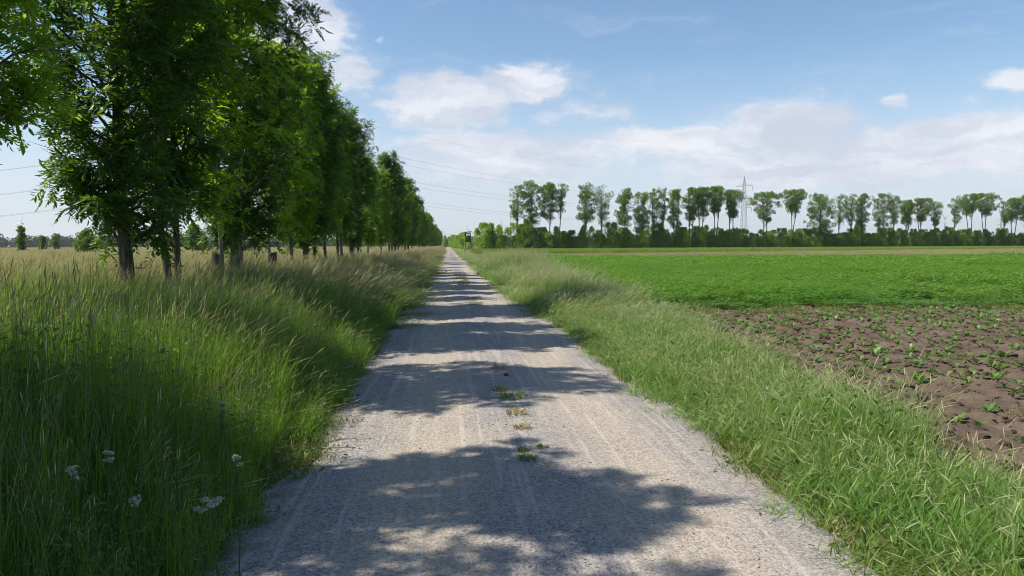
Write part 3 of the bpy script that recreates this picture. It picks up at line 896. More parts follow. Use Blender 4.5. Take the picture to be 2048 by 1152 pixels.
row = [
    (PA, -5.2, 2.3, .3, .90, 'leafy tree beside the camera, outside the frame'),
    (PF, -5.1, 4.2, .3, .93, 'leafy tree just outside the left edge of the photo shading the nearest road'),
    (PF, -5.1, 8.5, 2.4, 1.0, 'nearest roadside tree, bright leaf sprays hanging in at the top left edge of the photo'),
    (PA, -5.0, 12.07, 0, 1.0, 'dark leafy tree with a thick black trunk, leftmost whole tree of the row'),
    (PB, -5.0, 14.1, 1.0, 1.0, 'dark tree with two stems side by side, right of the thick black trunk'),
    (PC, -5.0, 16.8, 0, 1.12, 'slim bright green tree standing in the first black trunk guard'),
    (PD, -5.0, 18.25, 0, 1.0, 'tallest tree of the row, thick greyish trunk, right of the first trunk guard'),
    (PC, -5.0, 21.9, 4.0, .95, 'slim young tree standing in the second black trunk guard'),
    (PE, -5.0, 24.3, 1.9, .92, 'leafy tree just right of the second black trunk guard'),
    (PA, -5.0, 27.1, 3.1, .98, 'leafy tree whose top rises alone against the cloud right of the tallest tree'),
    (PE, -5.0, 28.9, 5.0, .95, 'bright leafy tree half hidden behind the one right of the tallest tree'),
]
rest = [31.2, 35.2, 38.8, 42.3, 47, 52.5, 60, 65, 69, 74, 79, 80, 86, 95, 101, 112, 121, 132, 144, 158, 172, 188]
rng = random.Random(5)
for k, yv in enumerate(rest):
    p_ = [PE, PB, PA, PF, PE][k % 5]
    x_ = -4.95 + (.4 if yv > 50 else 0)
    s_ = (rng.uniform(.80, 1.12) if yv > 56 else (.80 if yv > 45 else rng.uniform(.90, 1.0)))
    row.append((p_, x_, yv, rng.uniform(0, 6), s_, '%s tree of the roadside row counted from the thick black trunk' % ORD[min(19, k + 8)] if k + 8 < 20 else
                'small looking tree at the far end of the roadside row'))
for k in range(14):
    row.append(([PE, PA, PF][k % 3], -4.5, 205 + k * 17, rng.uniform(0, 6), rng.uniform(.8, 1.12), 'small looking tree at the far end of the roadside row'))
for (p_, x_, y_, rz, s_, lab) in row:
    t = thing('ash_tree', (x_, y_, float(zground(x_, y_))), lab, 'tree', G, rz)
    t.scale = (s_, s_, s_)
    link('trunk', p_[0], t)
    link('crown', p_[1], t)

for (x_, y_, lab) in ((-5.0, 16.8, 'black plastic trunk guard around the slim tree between the two thick trunks'),
                      (-5.0, 21.9, 'black plastic trunk guard right of the thick greyish trunk')):
    b = MB()
    n_ = 12
    a = np.linspace(0, 2 * PI, n_ + 1)[:-1]
    for (r0, flip) in ((.125, 0), (.118, 1)):
        rr = r0 * (1 + .05 * np.sin(3 * a))
        V = np.concatenate([np.stack([rr * np.cos(a), rr * np.sin(a), a * 0 + z + (.015 * np.sin(2 * a) if z > 1 else 0)], -1) for z in (0, .7, 1.27)])
        Q = [[j + r * n_, (j + 1) % n_ + r * n_, (j + 1) % n_ + (r + 1) * n_, j + (r + 1) * n_] for r in range(2) for j in range(n_)]
        b.add(V, Q)
    o = b.obj('tree_guard', M['guard'], smooth=True)
    o.location = (x_, y_, float(zground(x_, y_)))
    tag(o, lab, 'tree guard', 'trunk guards on young trees')


# ------------------------------------------------------------------ far trees made of leaf clumps
def clump_tree(seed, H, W, z0, style='column', leaf='far_leaf', bark='bark', q=.34, dens=1.0, rt=.17, lean=0.0, parent=None):
    q = q * .85
    rs = np.random.RandomState(seed)
    tb, cb = MB(), MB()
    nst = 2 if style in ('umbrella', 'fork') else 1
    cen = []
    crs = min(1.0, W / 3.6)
    nc = int({'column': 90, 'sparse': 62, 'umbrella': 110, 'dense': 170, 'fork': 96}[style] * dens)
    Rm = W / 2
    for i in range(nc):
        u = rs.uniform(0, 1)
        if style == 'column': prof = .42 + .58 * math.sin(PI * min(1, u * .62 + .25)) if u < .8 else 1.0 - (u - .8) * 2.0
        elif style == 'sparse': prof = .35 + .9 * u if u < .75 else 1.2 - (u - .75) * 2.2; 
        elif style == 'umbrella': u = 1 - rs.uniform(0, 1) ** 1.5 * .95; prof = (.42 + .70 * max(0, u - .2) / .55 if u < .75 else 1.05 - (u - .75) ** 2 * 7) * rs.uniform(.75, 1.15)
        elif style == 'fork': u = 1 - rs.uniform(0, 1) ** 1.2; prof = (.55 + .5 * u if u < .75 else .92 - (u - .75) * 1.9) * rs.uniform(.75, 1.15)
        else: prof = math.sin(PI * (u * .8 + .16)) ** .6
        prof = max(.2, prof)
        a = rs.uniform(0, 2 * PI)
        r = Rm * prof * math.sqrt(rs.uniform(.02, 1)) * rs.uniform(.85, 1.1)
        cen.append((r * math.cos(a), r * math.sin(a), z0 + (H - z0) * (.03 + .92 * u)))
    cen = np.array(cen)
    paths = []
    for s_ in range(nst):
        off = (s_ - (nst - 1) / 2) * .9
        k = 8
        zz = np.linspace(-.2, z0 + (H - z0) * .86, k)
        path = np.stack([off * (zz / H) * 2.0 + np.cumsum(rs.normal(0, .11, k)) + lean * zz / H, np.cumsum(rs.normal(0, .1, k)), zz], -1)
        tb.tube(path, rt * (1 - .85 * np.linspace(0, 1, k)), 6)
        paths.append(path)
    for c_ in cen:
        path = paths[rs.randint(nst)]
        zs = max(z0 * .75, c_[2] - rs.uniform(.8, 2.6))
        base = np.array([np.interp(zs, path[:, 2], path[:, j]) for j in range(3)])
        midp = base * .5 + c_ * .5 + np.array([0, 0, -.2])
        tb.tube([base, midp, c_], [.055, .035, .012], 4)
    n = int(70 * (1 if style != 'sparse' else .62))
    N_ = n * len(cen)
    C = np.repeat(cen, n, 0)
    cr = np.repeat(rs.uniform(.28, .72, len(cen)) * crs, n)
    dv = rs.normal(0, 1, (N_, 3)); dv = unit(dv) * (cr * rs.uniform(.25, 1, N_) ** .5)[:, None]
    dv[:, 2] *= .8
    P_ = C + dv
    d = unit(dv) + rs.normal(0, .7, (N_, 3))
    cb.leaves(P_, d, rs.normal(0, 1, (N_, 3)), q * rs.uniform(.6, 1.3, N_), q * .55 * rs.uniform(.6, 1.3, N_),
              np.clip(np.repeat(rs.uniform(.1, .9, len(cen)), n) + rs.normal(0, .2, N_), 0, 1), simple=True)
    return tb.mesh('limbs%d' % seed, [M[bark]]), cb.mesh('crown%d' % seed, [M[leaf]])


def hedge_depth(px):
    d = ray(px, 489)
    # intersection of the ground plan ray with the hedge line
    k = (H0.y - H0.x * hslope) / (d.y - d.x * hslope)
    return k


far_trees = [
    (1032, 365, 441, 34, 'sparse', 'thin see-through tree at the left end of the far tree line'),
    (1063, 354, 450, 38, 'column', 'tall full column tree, second from the left in the far tree line'),
    (1096, 359, 438, 32, 'column', 'column tree with a bare lower trunk, third from the left in the far line'),
    (1119, 361, 424, 36, 'sparse', 'open crowned tree on a forked trunk left of the far line first gap'),
    (1172, 358, 444, 36, 'column', 'tall column tree standing just right of the first gap in the far line'),
    (1206, 365, 455, 33, 'sparse', 'ragged narrow tree to the right of the tall tree after the first gap'),
    (1248, 371, 452, 31, 'column', 'narrow tree with leaning side branch, seventh from the left in the far line'),
    (1282, 379, 462, 30, 'column', 'shorter narrow tree, eighth from the left in the far line'),
    (1307, 371, 458, 22, 'sparse', 'slim ragged tree, ninth from the left in the far line'),
    (1322, 371, 455, 28, 'sparse', 'ragged tree touching the slim ninth tree of the far line'),
    (1349, 375, 455, 40, 'fork', 'broad topped tree with ivy dark foot, eleventh from the left in the far line'),
    (1382, 372, 440, 38, 'fork', 'twelfth tree from the left in the far line, open below its wide top'),
    (1404, 370, 432, 34, 'fork', 'thirteenth tree from the left in the far line, merged with its neighbours'),
    (1430, 370, 428, 38, 'umbrella', 'tree with a bare curved trunk, fourteenth from the left in the far line'),
    (1464, 376, 440, 36, 'umbrella', 'last tree left of the lattice pylon'),
    (1529, 381, 445, 56, 'umbrella', 'wide crowned tree just right of the lattice pylon'),
    (1584, 376, 428, 52, 'umbrella', 'flat topped tree, second to the right of the lattice pylon'),
    (1637, 381, 470, 54, 'dense', 'dark dense round tree, third to the right of the lattice pylon'),
    (1681, 384, 448, 36, 'sparse', 'light crowned tree right of the dark round tree'),
    (1699, 384, 450, 28, 'sparse', 'slender tree, second to the right of the dark round tree'),
    (1722, 384, 455, 34, 'fork', 'leafy tree, third to the right of the dark round tree'),
    (1762, 383, 452, 58, 'fork', 'wide leafy tree in the middle of the group right of the dark round tree'),
    (1787, 388, 448, 26, 'sparse', 'thin tree at the right side of the wide leafy tree'),
    (1812, 396, 450, 32, 'fork', 'small crowned tree, first of the low group of three'),
    (1841, 394, 445, 46, 'umbrella', 'broad low tree, middle of the low group of three'),
    (1870, 399, 452, 22, 'sparse', 'thin upright tree, last of the low group of three'),
    (1911, 392, 446, 26, 'sparse', 'see-through tree just right of the bare dead stem'),
    (1936, 386, 430, 46, 'umbrella', 'umbrella shaped tree near the right edge on one straight trunk'),
    (1969, 384, 432, 58, 'umbrella', 'widest umbrella shaped tree near the right edge'),
    (2008, 398, 446, 28, 'sparse', 'thin open tree in front of the small distant pylon'),
    (2025, 393, 440, 32, 'fork', 'narrow tree between the thin open tree and the right edge'),
    (2047, 387, 440, 36, 'fork', 'tree cut by the right edge of the photo'),
    (2100, 390, 440, 50, 'umbrella', 'tree of the far line beyond the right edge'),
    (2150, 386, 440, 44, 'fork', 'second tree of the far line beyond the right edge'),
]
for k, (px, top, bot, w, st, lab) in enumerate(far_trees):
    d = hedge_depth(px) + 1.5
    hor = 489 + (897 - px) * .00314
    H_ = (hor - top) / F * d + CAMZ - .35
    z0 = (hor - bot) / F * d + CAMZ
    W_ = w / F * d * 1.10
    p_ = at(px, 489, d)
    tm, cm = clump_tree(100 + k, H_, W_, z0, st, lean=rng.uniform(-.6, .6))
    t = thing('tall_tree', (p_.x, p_.y, 0), lab, 'tree', 'tall trees rising above the far hedge')
    link('trunk', tm, t); link('crown', cm, t)

# bare dead stem
p_ = at(1889, 489, hedge_depth(1889) + 1)
b = MB()
rs = np.random.RandomState(9)
b.tube([(0, 0, 0), (.1, 0, 4), (-.1, 0, 7), (.05, 0, 9.6)], [.1, .08, .05, .015], 6)
for k in range(12):
    z = rs.uniform(4, 8.8); s = rs.choice((-1, 1))
    b.tube([(0, 0, z), (s * .5, rs.uniform(-.4, .4), z + .6), (s * rs.uniform(.7, 1.1), rs.uniform(-.6, .6), z + 1.4)], [.035, .02, .008], 4)
o = b.obj('dead_tree', M['bark_pale'])
o.location = (p_.x, p_.y, 0)
tag(o, 'leafless dead tree standing in the gap before the umbrella shaped trees', 'dead tree')


# hedge shrubs
def shrub_meshes(seed, H, W, leaf='hedge_leaf', q=.30, n_c=64, spiky=.6):
    rs = np.random.RandomState(seed)
    tb, cb = MB(), MB()
    cen, rad = [], []
    domes = [(rs.uniform(-.32, .32) * W, rs.uniform(-.3, .3) * W, H * rs.uniform(.5, .98), W * rs.uniform(.18, .30)) for _ in range(5)]
    domes.append((0, 0, H * .98, W * .3))
    for i in range(n_c * 2):                 # several rounded sub-bushes of uneven height
        dx, dy, dh, dr = domes[i % 6]
        a = rs.uniform(0, 2 * PI); u = rs.uniform(0, .97)
        r = dr * math.sqrt(1 - u * u) * rs.uniform(.45, 1)
        cen.append((dx + r * math.cos(a), dy + r * math.sin(a), .3 + (dh - .6) * u)); rad.append(rs.uniform(.35, .62))
    for dx, dy, dh, dr in domes:             # upright shoots on top
        for j in range(4):
            a = rs.uniform(0, 2 * PI); r = dr * .55 * rs.uniform(0, 1)
            for z in (0, .3, .6): cen.append((dx + r * math.cos(a), dy + r * math.sin(a), dh - .55 + z)); rad.append(.30 - z * .28)
    cen = np.array(cen); rad = np.array(rad)
    for i in range(7):
        c_ = cen[rs.randint(len(cen))]
        tb.tube([(rs.uniform(-.4, .4), rs.uniform(-.4, .4), -.1), c_ * .5 + np.array([0, 0, .1]), c_], [.06, .04, .015], 5)
    n = 34
    N_ = n * len(cen)
    C = np.repeat(cen, n, 0); cr = np.repeat(rad, n)
    dv = unit(rs.normal(0, 1, (N_, 3))) * (cr * rs.uniform(.3, 1, N_) ** .5)[:, None]
    P_ = C + dv; P_[:, 2] = np.maximum(P_[:, 2], .03)
    d = unit(dv) + rs.normal(0, .6, (N_, 3)) + np.array([0, 0, .35])
    cb.leaves(P_, d, rs.normal(0, 1, (N_, 3)), q * rs.uniform(.6, 1.3, N_), q * .5 * rs.uniform(.6, 1.3, N_),
              np.clip(np.repeat(rs.uniform(0, 1, len(cen)), n) + rs.normal(0, .2, N_), 0, 1), simple=True)
    return tb.mesh('shrub_stems%d' % seed, [M['bark']]), cb.mesh('shrub_foliage%d' % seed, [M[leaf]])


SH = [shrub_meshes(200 + k, 5.6, 4.6 + .3 * k, leaf='hedge_leaf_dark' if k == 4 else 'hedge_leaf') for k in range(5)]
SHORT = {1032: 'thin see-through leftmost far tree', 1063: 'second far tree, a full column', 1096: 'third far tree', 1119: 'fourth far tree on the forked trunk',
         1172: 'tall tree after the first gap', 1206: 'ragged sixth far tree', 1248: 'seventh far tree', 1282: 'short eighth far tree', 1315: 'pair of ragged slim trees',
         1349: 'broad topped eleventh far tree', 1382: 'twelfth far tree', 1404: 'thirteenth far tree', 1430: 'far tree with curved trunk', 1458: 'last tree left of the pylon',
         1488: 'lattice pylon', 1529: 'wide crown right of the pylon', 1584: 'flat topped tree', 1637: 'dark dense round tree', 1681: 'light crowned tree',
         1722: 'third tree right of the dark one', 1762: 'wide leafy tree', 1787: 'thin tree beside the wide leafy one', 1812: 'first of the low three trees',
         1841: 'middle of the low three trees', 1870: 'thin last of the low three trees', 1889: 'bare dead stem', 1911: 'see-through tree by the dead stem',
         1936: 'first umbrella shaped tree', 1969: 'widest umbrella shaped tree', 2008: 'thin open tree by the small pylon', 2040: 'tree cut by the right edge'}
placed = []


def hedge_shrub(px, d, hgt, rank):
    p_ = at(px, 489, d)
    sm = SH[rng.randrange(5)]
    t = thing('hedge_shrub', (p_.x, p_.y, 0), '', 'shrub', 'shrubs of the long far hedge', rng.uniform(0, 6))
    t.scale = (1, 1, hgt)
    link('stems', sm[0], t); link('foliage', sm[1], t)
    placed.append((px, rank, t))


px = 970
while px < 2200:
    d = hedge_depth(px)
    hedge_shrub(px, d, rng.uniform(.74, 1.18) * (1.10 if px < 1110 else 1.0) * (.86 if 1118 < px < 1160 else 1), 'front')
    px += 3.1 * F / d * rng.uniform(.85, 1.15)
    if rng.random() < .6:                    # a second rank closes the hedge
        hedge_shrub(px - 12, d + 3.2, rng.uniform(.78, 1.12), 'rear')
buckets = {}
for px, rank, t in placed:
    if px < 1008: key = 0
    elif px > 2075: key = 1
    else: key = min(SHORT, key=lambda q: abs(q - px))
    buckets.setdefault((key, rank), []).append((px, t))
for (key, rank), lst in buckets.items():
    lst.sort(key=lambda q: q[0])
    n = len(lst)
    for i, (px, t) in enumerate(lst):
        w_ = '' if n == 1 else (('left', 'right')[i] if n == 2 else ORD[i]) + ' '
        if key == 0: t['label'] = '%s bushy %s shrub counted from the hedge end beside the hunting stand' % (ORD[i], rank)
        elif key == 1: t['label'] = 'hedge shrub beyond the right edge of the photo'
        else: t['label'] = '%s%s hedge shrub below the %s' % (w_, rank, SHORT[key])

# bushes at the far end of the road, both sides of the hunting stand
for (px, d, s, lab) in ((938, 235, .62, 'bush behind the hunting stand'), (930, 262, 1.05, 'light green bush left of the hunting stand'),
                        (922, 300, 1.1, 'bush further left of the hunting stand, near the road'), (914, 350, 1.1, 'small far bush right of where the road vanishes'),
                        (906, 430, 1.3, 'tiny far bush beside the vanishing point of the road'), (899, 620, 1.5, 'far bush closing the end of the road'),
                        (889, 560, 1.5, 'far bush left of where the road vanishes')):
    p_ = at(px, 489, d)
    t = thing('bush', (p_.x, p_.y, 0), lab, 'bush', 'bushes near the end of the road', rng.uniform(0, 6))
    t.scale = (s * 1.15, s * 1.15, s)
    sm = SH[rng.randrange(5)]
    link('stems', sm[0], t); link('foliage', sm[1], t)

# young trees out in the left meadow
for k, (px, top, d, w, lab) in enumerate((
        (43, 449, 95, 15, 'small upright tree sticking up in the meadow near the left edge'),
        (86, 468, 120, 13, 'little light green tree in front of the far wood, right of the upright one'),
        (112, 464, 150, 18, 'small round topped tree in front of the far wood'),
        (172, 458, 70, 40, 'low bushy tree left of the thick black trunk'),
        (388, 446, 80, 36, 'bushy tree seen between the black trunks and the first guard'),
        (405, 462, 90, 18, 'small tree just left of the first trunk guard'),
        (510, 462, 95, 24, 'small tree seen right of the thick greyish trunk'),
        (600, 466, 110, 22, 'small meadow tree seen between far roadside trunks'))):
    p_ = at(px, 489, d)
    H_ = (491 - top) / F * d + CAMZ
    tm, cm = clump_tree(300 + k, H_, w / F * d, .5, 'dense' if w > 30 else 'column', q=.22, dens=.55, rt=.07)
    t = thing('young_tree', (p_.x, p_.y, 0), lab, 'tree', 'small trees standing in the left meadow')
    link('trunk', tm, t); link('crown', cm, t)


# far wood beyond the meadow
def wood(name, px0, px1, depth, hmin, hmax, seed, q=1.0):
    rs = np.random.RandomState(seed)
    b = MB()
    x0, x1 = at(px0, 489, depth), at(px1, 489, depth)
    n = int((x1 - x0).length / 6.5)
    P_, D_, V_ = [], [], []
    for i in range(n):
        for rk in range(2):
            c_ = x0.lerp(x1, (i + rs.uniform(-.4, .4)) / n)
            h = rs.uniform(hmin, hmax) * (1 + .12 * rk); w = rs.uniform(3.5, 6)
            for j in range(9):
                u = rs.uniform(0, 1)
                cc = np.array([c_.x + rs.normal(0, w * .45), c_.y + rk * 10 + rs.normal(0, 2), max(1, (h - 2) * u)])
                m_ = 60
                dv = unit(rs.normal(0, 1, (m_, 3))) * rs.uniform(1.4, 2.4)
                P_.append(cc + dv); D_.append(dv + rs.normal(0, .6, (m_, 3))); V_.append(np.full(m_, rs.uniform(0, 1)))
    P_ = np.concatenate(P_); D_ = np.concatenate(D_); V_ = np.concatenate(V_)
    P_[:, 2] = np.maximum(P_[:, 2], .1)
    b.leaves(P_, D_, rs.normal(0, 1, P_.shape), q * rs.uniform(.7, 1.3, len(P_)), q * .7 * rs.uniform(.7, 1.3, len(P_)), V_, simple=True)
    o = b.obj(name, M['wood_leaf'])
    o['kind'] = 'stuff'
    return o


wood('far_wood', -260, 890, 620, 7.5, 11.5, 40, 1.3)
wood('distant_wood', 903, 2300, 900, 7, 11, 41, 1.6)

# ------------------------------------------------------------------ hunting stand
p_ = at(936, 489, 156)
t = thing('hunting_stand', (p_.x, p_.y, 0), 'dark wooden raised hunting stand on legs left of the hedge', 'hunting stand', rz=R(-6))
zb = 2.25                                   # cabin floor
for sx_ in (-1, 1):
    for sy_ in (-1, 1):
        b = MB()
        b.tube([(sx_ * .72 + (0.25 if sx_ > 0 else 0), sy_ * .75, -.1), (sx_ * .5, sy_ * .5, zb)], [.075, .065], 6)
        b.obj('leg', M['wood_post'], t)
b = MB()
for s_ in (-1, 1):
    b.tube([(-.66, s_ * .72, .4), (.58, s_ * .58, 2.0)], .035, 5)
    b.tube([(s_ * .66, -.7, .5), (s_ * .56, .6, 1.9)], .035, 5)
b.obj('brace', M['wood_post'], t)
b = MB(); b.box((0, 0, zb), (1.2, 1.2, .08)); b.obj('floor', M['wood_dark'], t)
b = MB()
for s_ in (-1, 1):                          # plank walls up to the window sill
    for j in range(6):
        b.box((-.46 + j * .184, s_ * .53, zb + .60 + (.01 if j % 2 else 0)), (.176, .035, 1.12))
        b.box((s_ * .555, -.46 + j * .184, zb + .60 - (.01 if j % 2 else 0)), (.035, .176, 1.12))
b.obj('wall', M['wood_dark'], t)
for sx_ in (-1, 1):
    for sy_ in (-1, 1):
        b = MB(); b.box((sx_ * .50, sy_ * .49, zb + 1.43), (.09, .09, .54)); b.obj('post', M['wood_dark'], t)
b = MB()
for s_ in (-1, 1):
    b.box((0, s_ * .53, zb + 1.82), (1.14, .035, .26)); b.box((s_ * .555, 0, zb + 1.82), (.035, 1.02, .26))
b.obj('window_header', M['wood_dark'], t)
b = MB()
V = [(-.95, -.85, zb + 1.93), (.85, -.85, zb + 2.19), (.85, .85, zb + 2.19), (-.95, .85, zb + 1.93)]
V2 = [(x, y, z + .06) for x, y, z in V]
b.add(V + V2, [[0, 3, 2, 1], [4, 5, 6, 7], [0, 1, 5, 4], [1, 2, 6, 5], [2, 3, 7, 6], [3, 0, 4, 7]])
b.obj('roof', M['wood_dark'], t)
b = MB()                                     # ladder
for s_ in (-1, 1): b.tube([(1.45, s_ * .2, 0), (.6, s_ * .2, zb + .3)], .035, 5)
for j in range(7):
    f = j / 7 + .08
    b.tube([(1.45 - .85 * f, -.2, (zb + .3) * f), (1.45 - .85 * f, .2, (zb + .3) * f)], .022, 5)
b.obj('ladder', M['wood_post'], t)


# ------------------------------------------------------------------ pylons, wires, turbines
def pylon_parts(t, Hh=37.5, arms=((32.3, 4.6), (26.2, 4.3), (20.9, 4.1)), th=.075):
    def hw(z): return (1.7 * (1 - z / 20.9) + .95 * (z / 20.9)) if z < 20.9 else (.95 + (.62 - .95) * (z - 20.9) / (32.3 - 20.9) if z < 32.3 else .62 * (1 - (z - 32.3) / (Hh - 32.3)) + .03)
    b = MB()
    zs = [0, 4.5, 8.7, 12.5, 15.8, 18.6, 20.9, 23, 25, 26.2, 28.2, 30.3, 32.3, 34, 35.6, Hh]
    cs = ((-1, -1), (1, -1), (1, 1), (-1, 1))
    for cx, cy in cs:
        for z0, z1 in zip(zs[:-1], zs[1:]):
            b.tube([(cx * hw(z0), cy * hw(z0), z0), (cx * hw(z1), cy * hw(z1), z1)], th, 4)
    for z0, z1 in zip(zs[:-1], zs[1:]):
        for i in range(4):
            a_, c_ = cs[i], cs[(i + 1) % 4]
            b.tube([(a_[0] * hw(z0), a_[1] * hw(z0), z0), (c_[0] * hw(z1), c_[1] * hw(z1), z1)], th * .6, 4)
            b.tube([(c_[0] * hw(z0), c_[1] * hw(z0), z0), (a_[0] * hw(z1), a_[1] * hw(z1), z1)], th * .6, 4)
    b.obj('lattice_tower', M['steel'], t)
    for z, L in arms:
        b = MB()
        for s in (-1, 1):
            w = hw(z)
            for y in (-1, 1):
                b.tube([(s * w, y * w, z), (s * L, 0, z + .1)], th * .9, 4)
            b.tube([(s * w, 0, z + 1.3), (s * L, 0, z + .12)], th * .7, 4)
            for k in range(1, 5):
                f = k / 5
                x_ = s * (w + (L - w) * f)
                b.tube([(x_, -w * (1 - f), z), (x_, w * (1 - f), z)], th * .5, 4)
                b.tube([(x_, 0, z), (s * (w + (L - w) * (f - .1)), 0, z + 1.3 * (1 - f + .1))], th * .5, 4)
        b.obj('crossarm', M['steel'], t)
        for s in (-1, 1):
            b = MB()
            b.tube([(s * L, 0, z), (s * L, 0, z - 2.2)], [.09, .09], 6)
            for k in range(8): b.tube([(s * L, 0, z - .4 - k * .2), (s * L, 0, z - .45 - k * .2)], [.17, .17], 6)
            b.obj('insulator', M['wire'], t)


pa = at(1487, 489, 400); pb = at(505, 489, 182)
pdv = at(-900, 489, 215)
th0 = math.atan2(pb.y - pa.y, pb.x - pa.x) + PI / 2
for (p_, lab, rz) in ((pa, 'tall steel lattice pylon rising above the hedge between the far trees', th0 ),
                      (pb, 'steel lattice pylon standing behind the roadside trees', th0 )):
    t = thing('power_pylon', (p_.x, p_.y, 0), lab, 'pylon', 'lattice pylons', rz)
    pylon_parts(t)
p_ = at(2001, 489, 1150)
t = thing('power_pylon', (p_.x, p_.y, 0), 'small faint lattice pylon far off between thin trees near the right edge', 'pylon', 'lattice pylons', th0 + .3)
pylon_parts(t, th=.12)
t.scale = (1.15, 1.15, 1.15)


def sagline(a_, c_, sag, n=40):
    f = np.linspace(0, 1, n)[:, None]
    a_, c_ = np.array(a_), np.array(c_)
    p = a_ * (1 - f) + c_ * f
    p[:, 2] -= (4 * sag * f * (1 - f))[:, 0]
    return p


ax_ = np.array([math.cos(th0), math.sin(th0), 0])
names = {0: 'upper', 1: 'middle', 2: 'lower'}
for lv, (z, L, zl, sg_) in enumerate(((32.3, 4.6, 27, 11), (26.2, 4.3, 21, 11), (20.9, 4.1, 15, 11))):
    for s in (-1, 1):
        A_ = np.array(pa) * [1, 1, 0] + ax_ * L * s + [0, 0, z - 2.3]
        B_ = np.array(pb) * [1, 1, 0] + ax_ * L * s + [0, 0, z - 2.3]
        C_ = np.array(pdv) * [1, 1, 0] + [0, L * s * .6, zl - 2.3 ]
        pts = np.concatenate([sagline(A_, B_, 7.5), sagline(B_, C_, 8.5)[1:]])
        b = MB(); b.tube(pts, .022, 4)
        o = b.obj('overhead_wire', M['wire'])
        tag(o, '%s wire of the %s pair strung from the tall pylon over the road' % ('front' if s < 0 else 'rear', names[lv]), 'wire', 'overhead wires of the power line')
b = MB()
b.tube(np.concatenate([sagline((pa.x, pa.y, 37.4), (pb.x, pb.y, 37.4), 6), sagline((pb.x, pb.y, 37.4), (pdv.x, pdv.y, 32), 7)[1:]]), .014, 4)
tag(b.obj('overhead_wire', M['wire']), 'single thin earth wire above the others, from the pylon tip', 'wire', 'overhead wires of the power line')


def turbine(px, hub_y, d, lab, ph, bl=38):
    p = at(px, 489, d)
    hub = at(px, hub_y, d).z
    t = thing('wind_turbine', (p.x, p.y, 0), lab, 'wind turbine', 'far wind turbines', R(-20))
    b = MB(); b.tube([(0, 0, -1), (0, 0, hub * .5), (0, 0, hub)], [2.1, 1.7, 1.2], 12); b.obj('tower', M['turbine'], t, True)
    b = MB(); b.box((0, .8, hub + .4), (3, 8, 3)); b.tube([(0, -3.2, hub + .4), (0, -4.6, hub + .4), (0, -5.6, hub + .4)], [1.4, 1.3, .4], 6); b.obj('nacelle', M['turbine'], t)
    for k in range(3):
        a = ph + k * 2 * PI / 3
        b = MB()
        dx, dz = math.sin(a), math.cos(a)
        r = np.array([1.0, 6, 14, 26, bl]); w = np.array([.9, 1.6, 1.35, .9, .25])
        V = []
        for rr, ww in zip(r, w):
            for u_, v_ in ((-1, 0), (0, .22), (1, 0), (0, -.22)):
                V.append((dx * rr + dz * u_ * ww, -4.6 + v_ * ww * 1.6, hub + .4 + dz * rr - dx * u_ * ww))
        Q = [[i * 4 + j, i * 4 + (j + 1) % 4, i * 4 + 4 + (j + 1) % 4, i * 4 + 4 + j] for i in range(4) for j in range(4)] + [[16, 17, 18, 19]]
        b.add(V, Q)
        b.obj('blade', M['turbine'], t)


turbine(1004, 449, 2900, 'faint wind turbine behind the hedge, just left of the first far tree', -.2)
turbine(938, 461, 3300, 'faint wind turbine behind the hunting stand roof', -.45)
turbine(46, 447, 2500, 'faint wind turbine behind the small upright tree near the left edge', .35)
turbine(892, 468, 3000, 'tiny wind turbine beside the far end of the tree row', -.7)


# ------------------------------------------------------------------ beet plants on the bare soil
def beet_mesh(seed, nl=8, sz=1.0):
    rs = np.random.RandomState(seed)
    b = MB()
    for k in range(nl):
        a = k * 2.4 + rs.uniform(-.4, .4)
        el_ = R(rs.uniform(25, 70)); L = rs.uniform(.08, .145) * sz; W = L * rs.uniform(.30, .42)
        o = np.array([math.cos(a), math.sin(a), 0]); s = np.array([-math.sin(a), math.cos(a), 0])
        t = np.linspace(0, 1, 6)
        droop = rs.uniform(.2, .6)
        c_ = o[None] * (L * t * math.cos(el_) * (1 + .3 * t))[:, None] + np.array([0, 0, 1.0])[None] * (L * (t * math.sin(el_) - droop * t ** 2 * .8))[:, None]
        wt = np.array([.10, .14, .75, 1.0, .7, .06]) * W / 2
        lift = np.array([0, 0, 1.0]) * (.25 * wt)[:, None]
        V = np.stack([c_ - s[None] * wt[:, None] + lift, c_, c_ + s[None] * wt[:, None] + lift], 1).reshape(-1, 3)
        Q = [[i * 3 + j, i * 3 + j + 1, i * 3 + j + 4, i * 3 + j + 3] for i in range(5) for j in range(2)]
        b.add(V, Q, rs.uniform(0, 1))
    return b.mesh('beet%d' % seed, [M['beet']], True)


BM = [beet_mesh(400 + k, 7 + k % 4) for k in range(6)]
cand = []
rr = random.Random(3)
for rx in np.arange(4.6, 20, .5):
    y = 4.0 + rr.uniform(0, .3)
    while y < 17.6:
        y += rr.uniform(.16, .32)
        x = rx + rr.uniform(-.10, .10)
        if x < field_edge(y) + .15 or x > .83 * y + .4: continue
        pn = float(vnoise(np.array(x), np.array(y), .32, 77))
        bias = .36 + (.55 if pn > .45 else .0) + .45 * max(0, (y - 11) / 5) + (.15 if x > 7.5 else 0) - (.3 if x < field_edge(y) + 1.0 and y > 9 else 0)
        if rr.random() < bias: cand.append((x, y))
cand.sort(key=lambda p: p[0] ** 2 + p[1] ** 2)
for k, (x, y) in enumerate(cand[:300]):
    o = link('beet_plant', BM[rr.randrange(6)])
    o.location = (x, y, float(zsoil(np.array(x), np.array(y))) - .005)
    s = rr.uniform(.75, 1.35)
    o.scale = (s, s, s * rr.uniform(.9, 1.2)); o.rotation_euler = (0, 0, rr.uniform(0, 6.3))
    tag(o, 'small leafy beet plant growing on the bare brown soil', 'beet plant', 'beet plants scattered on the bare soil')
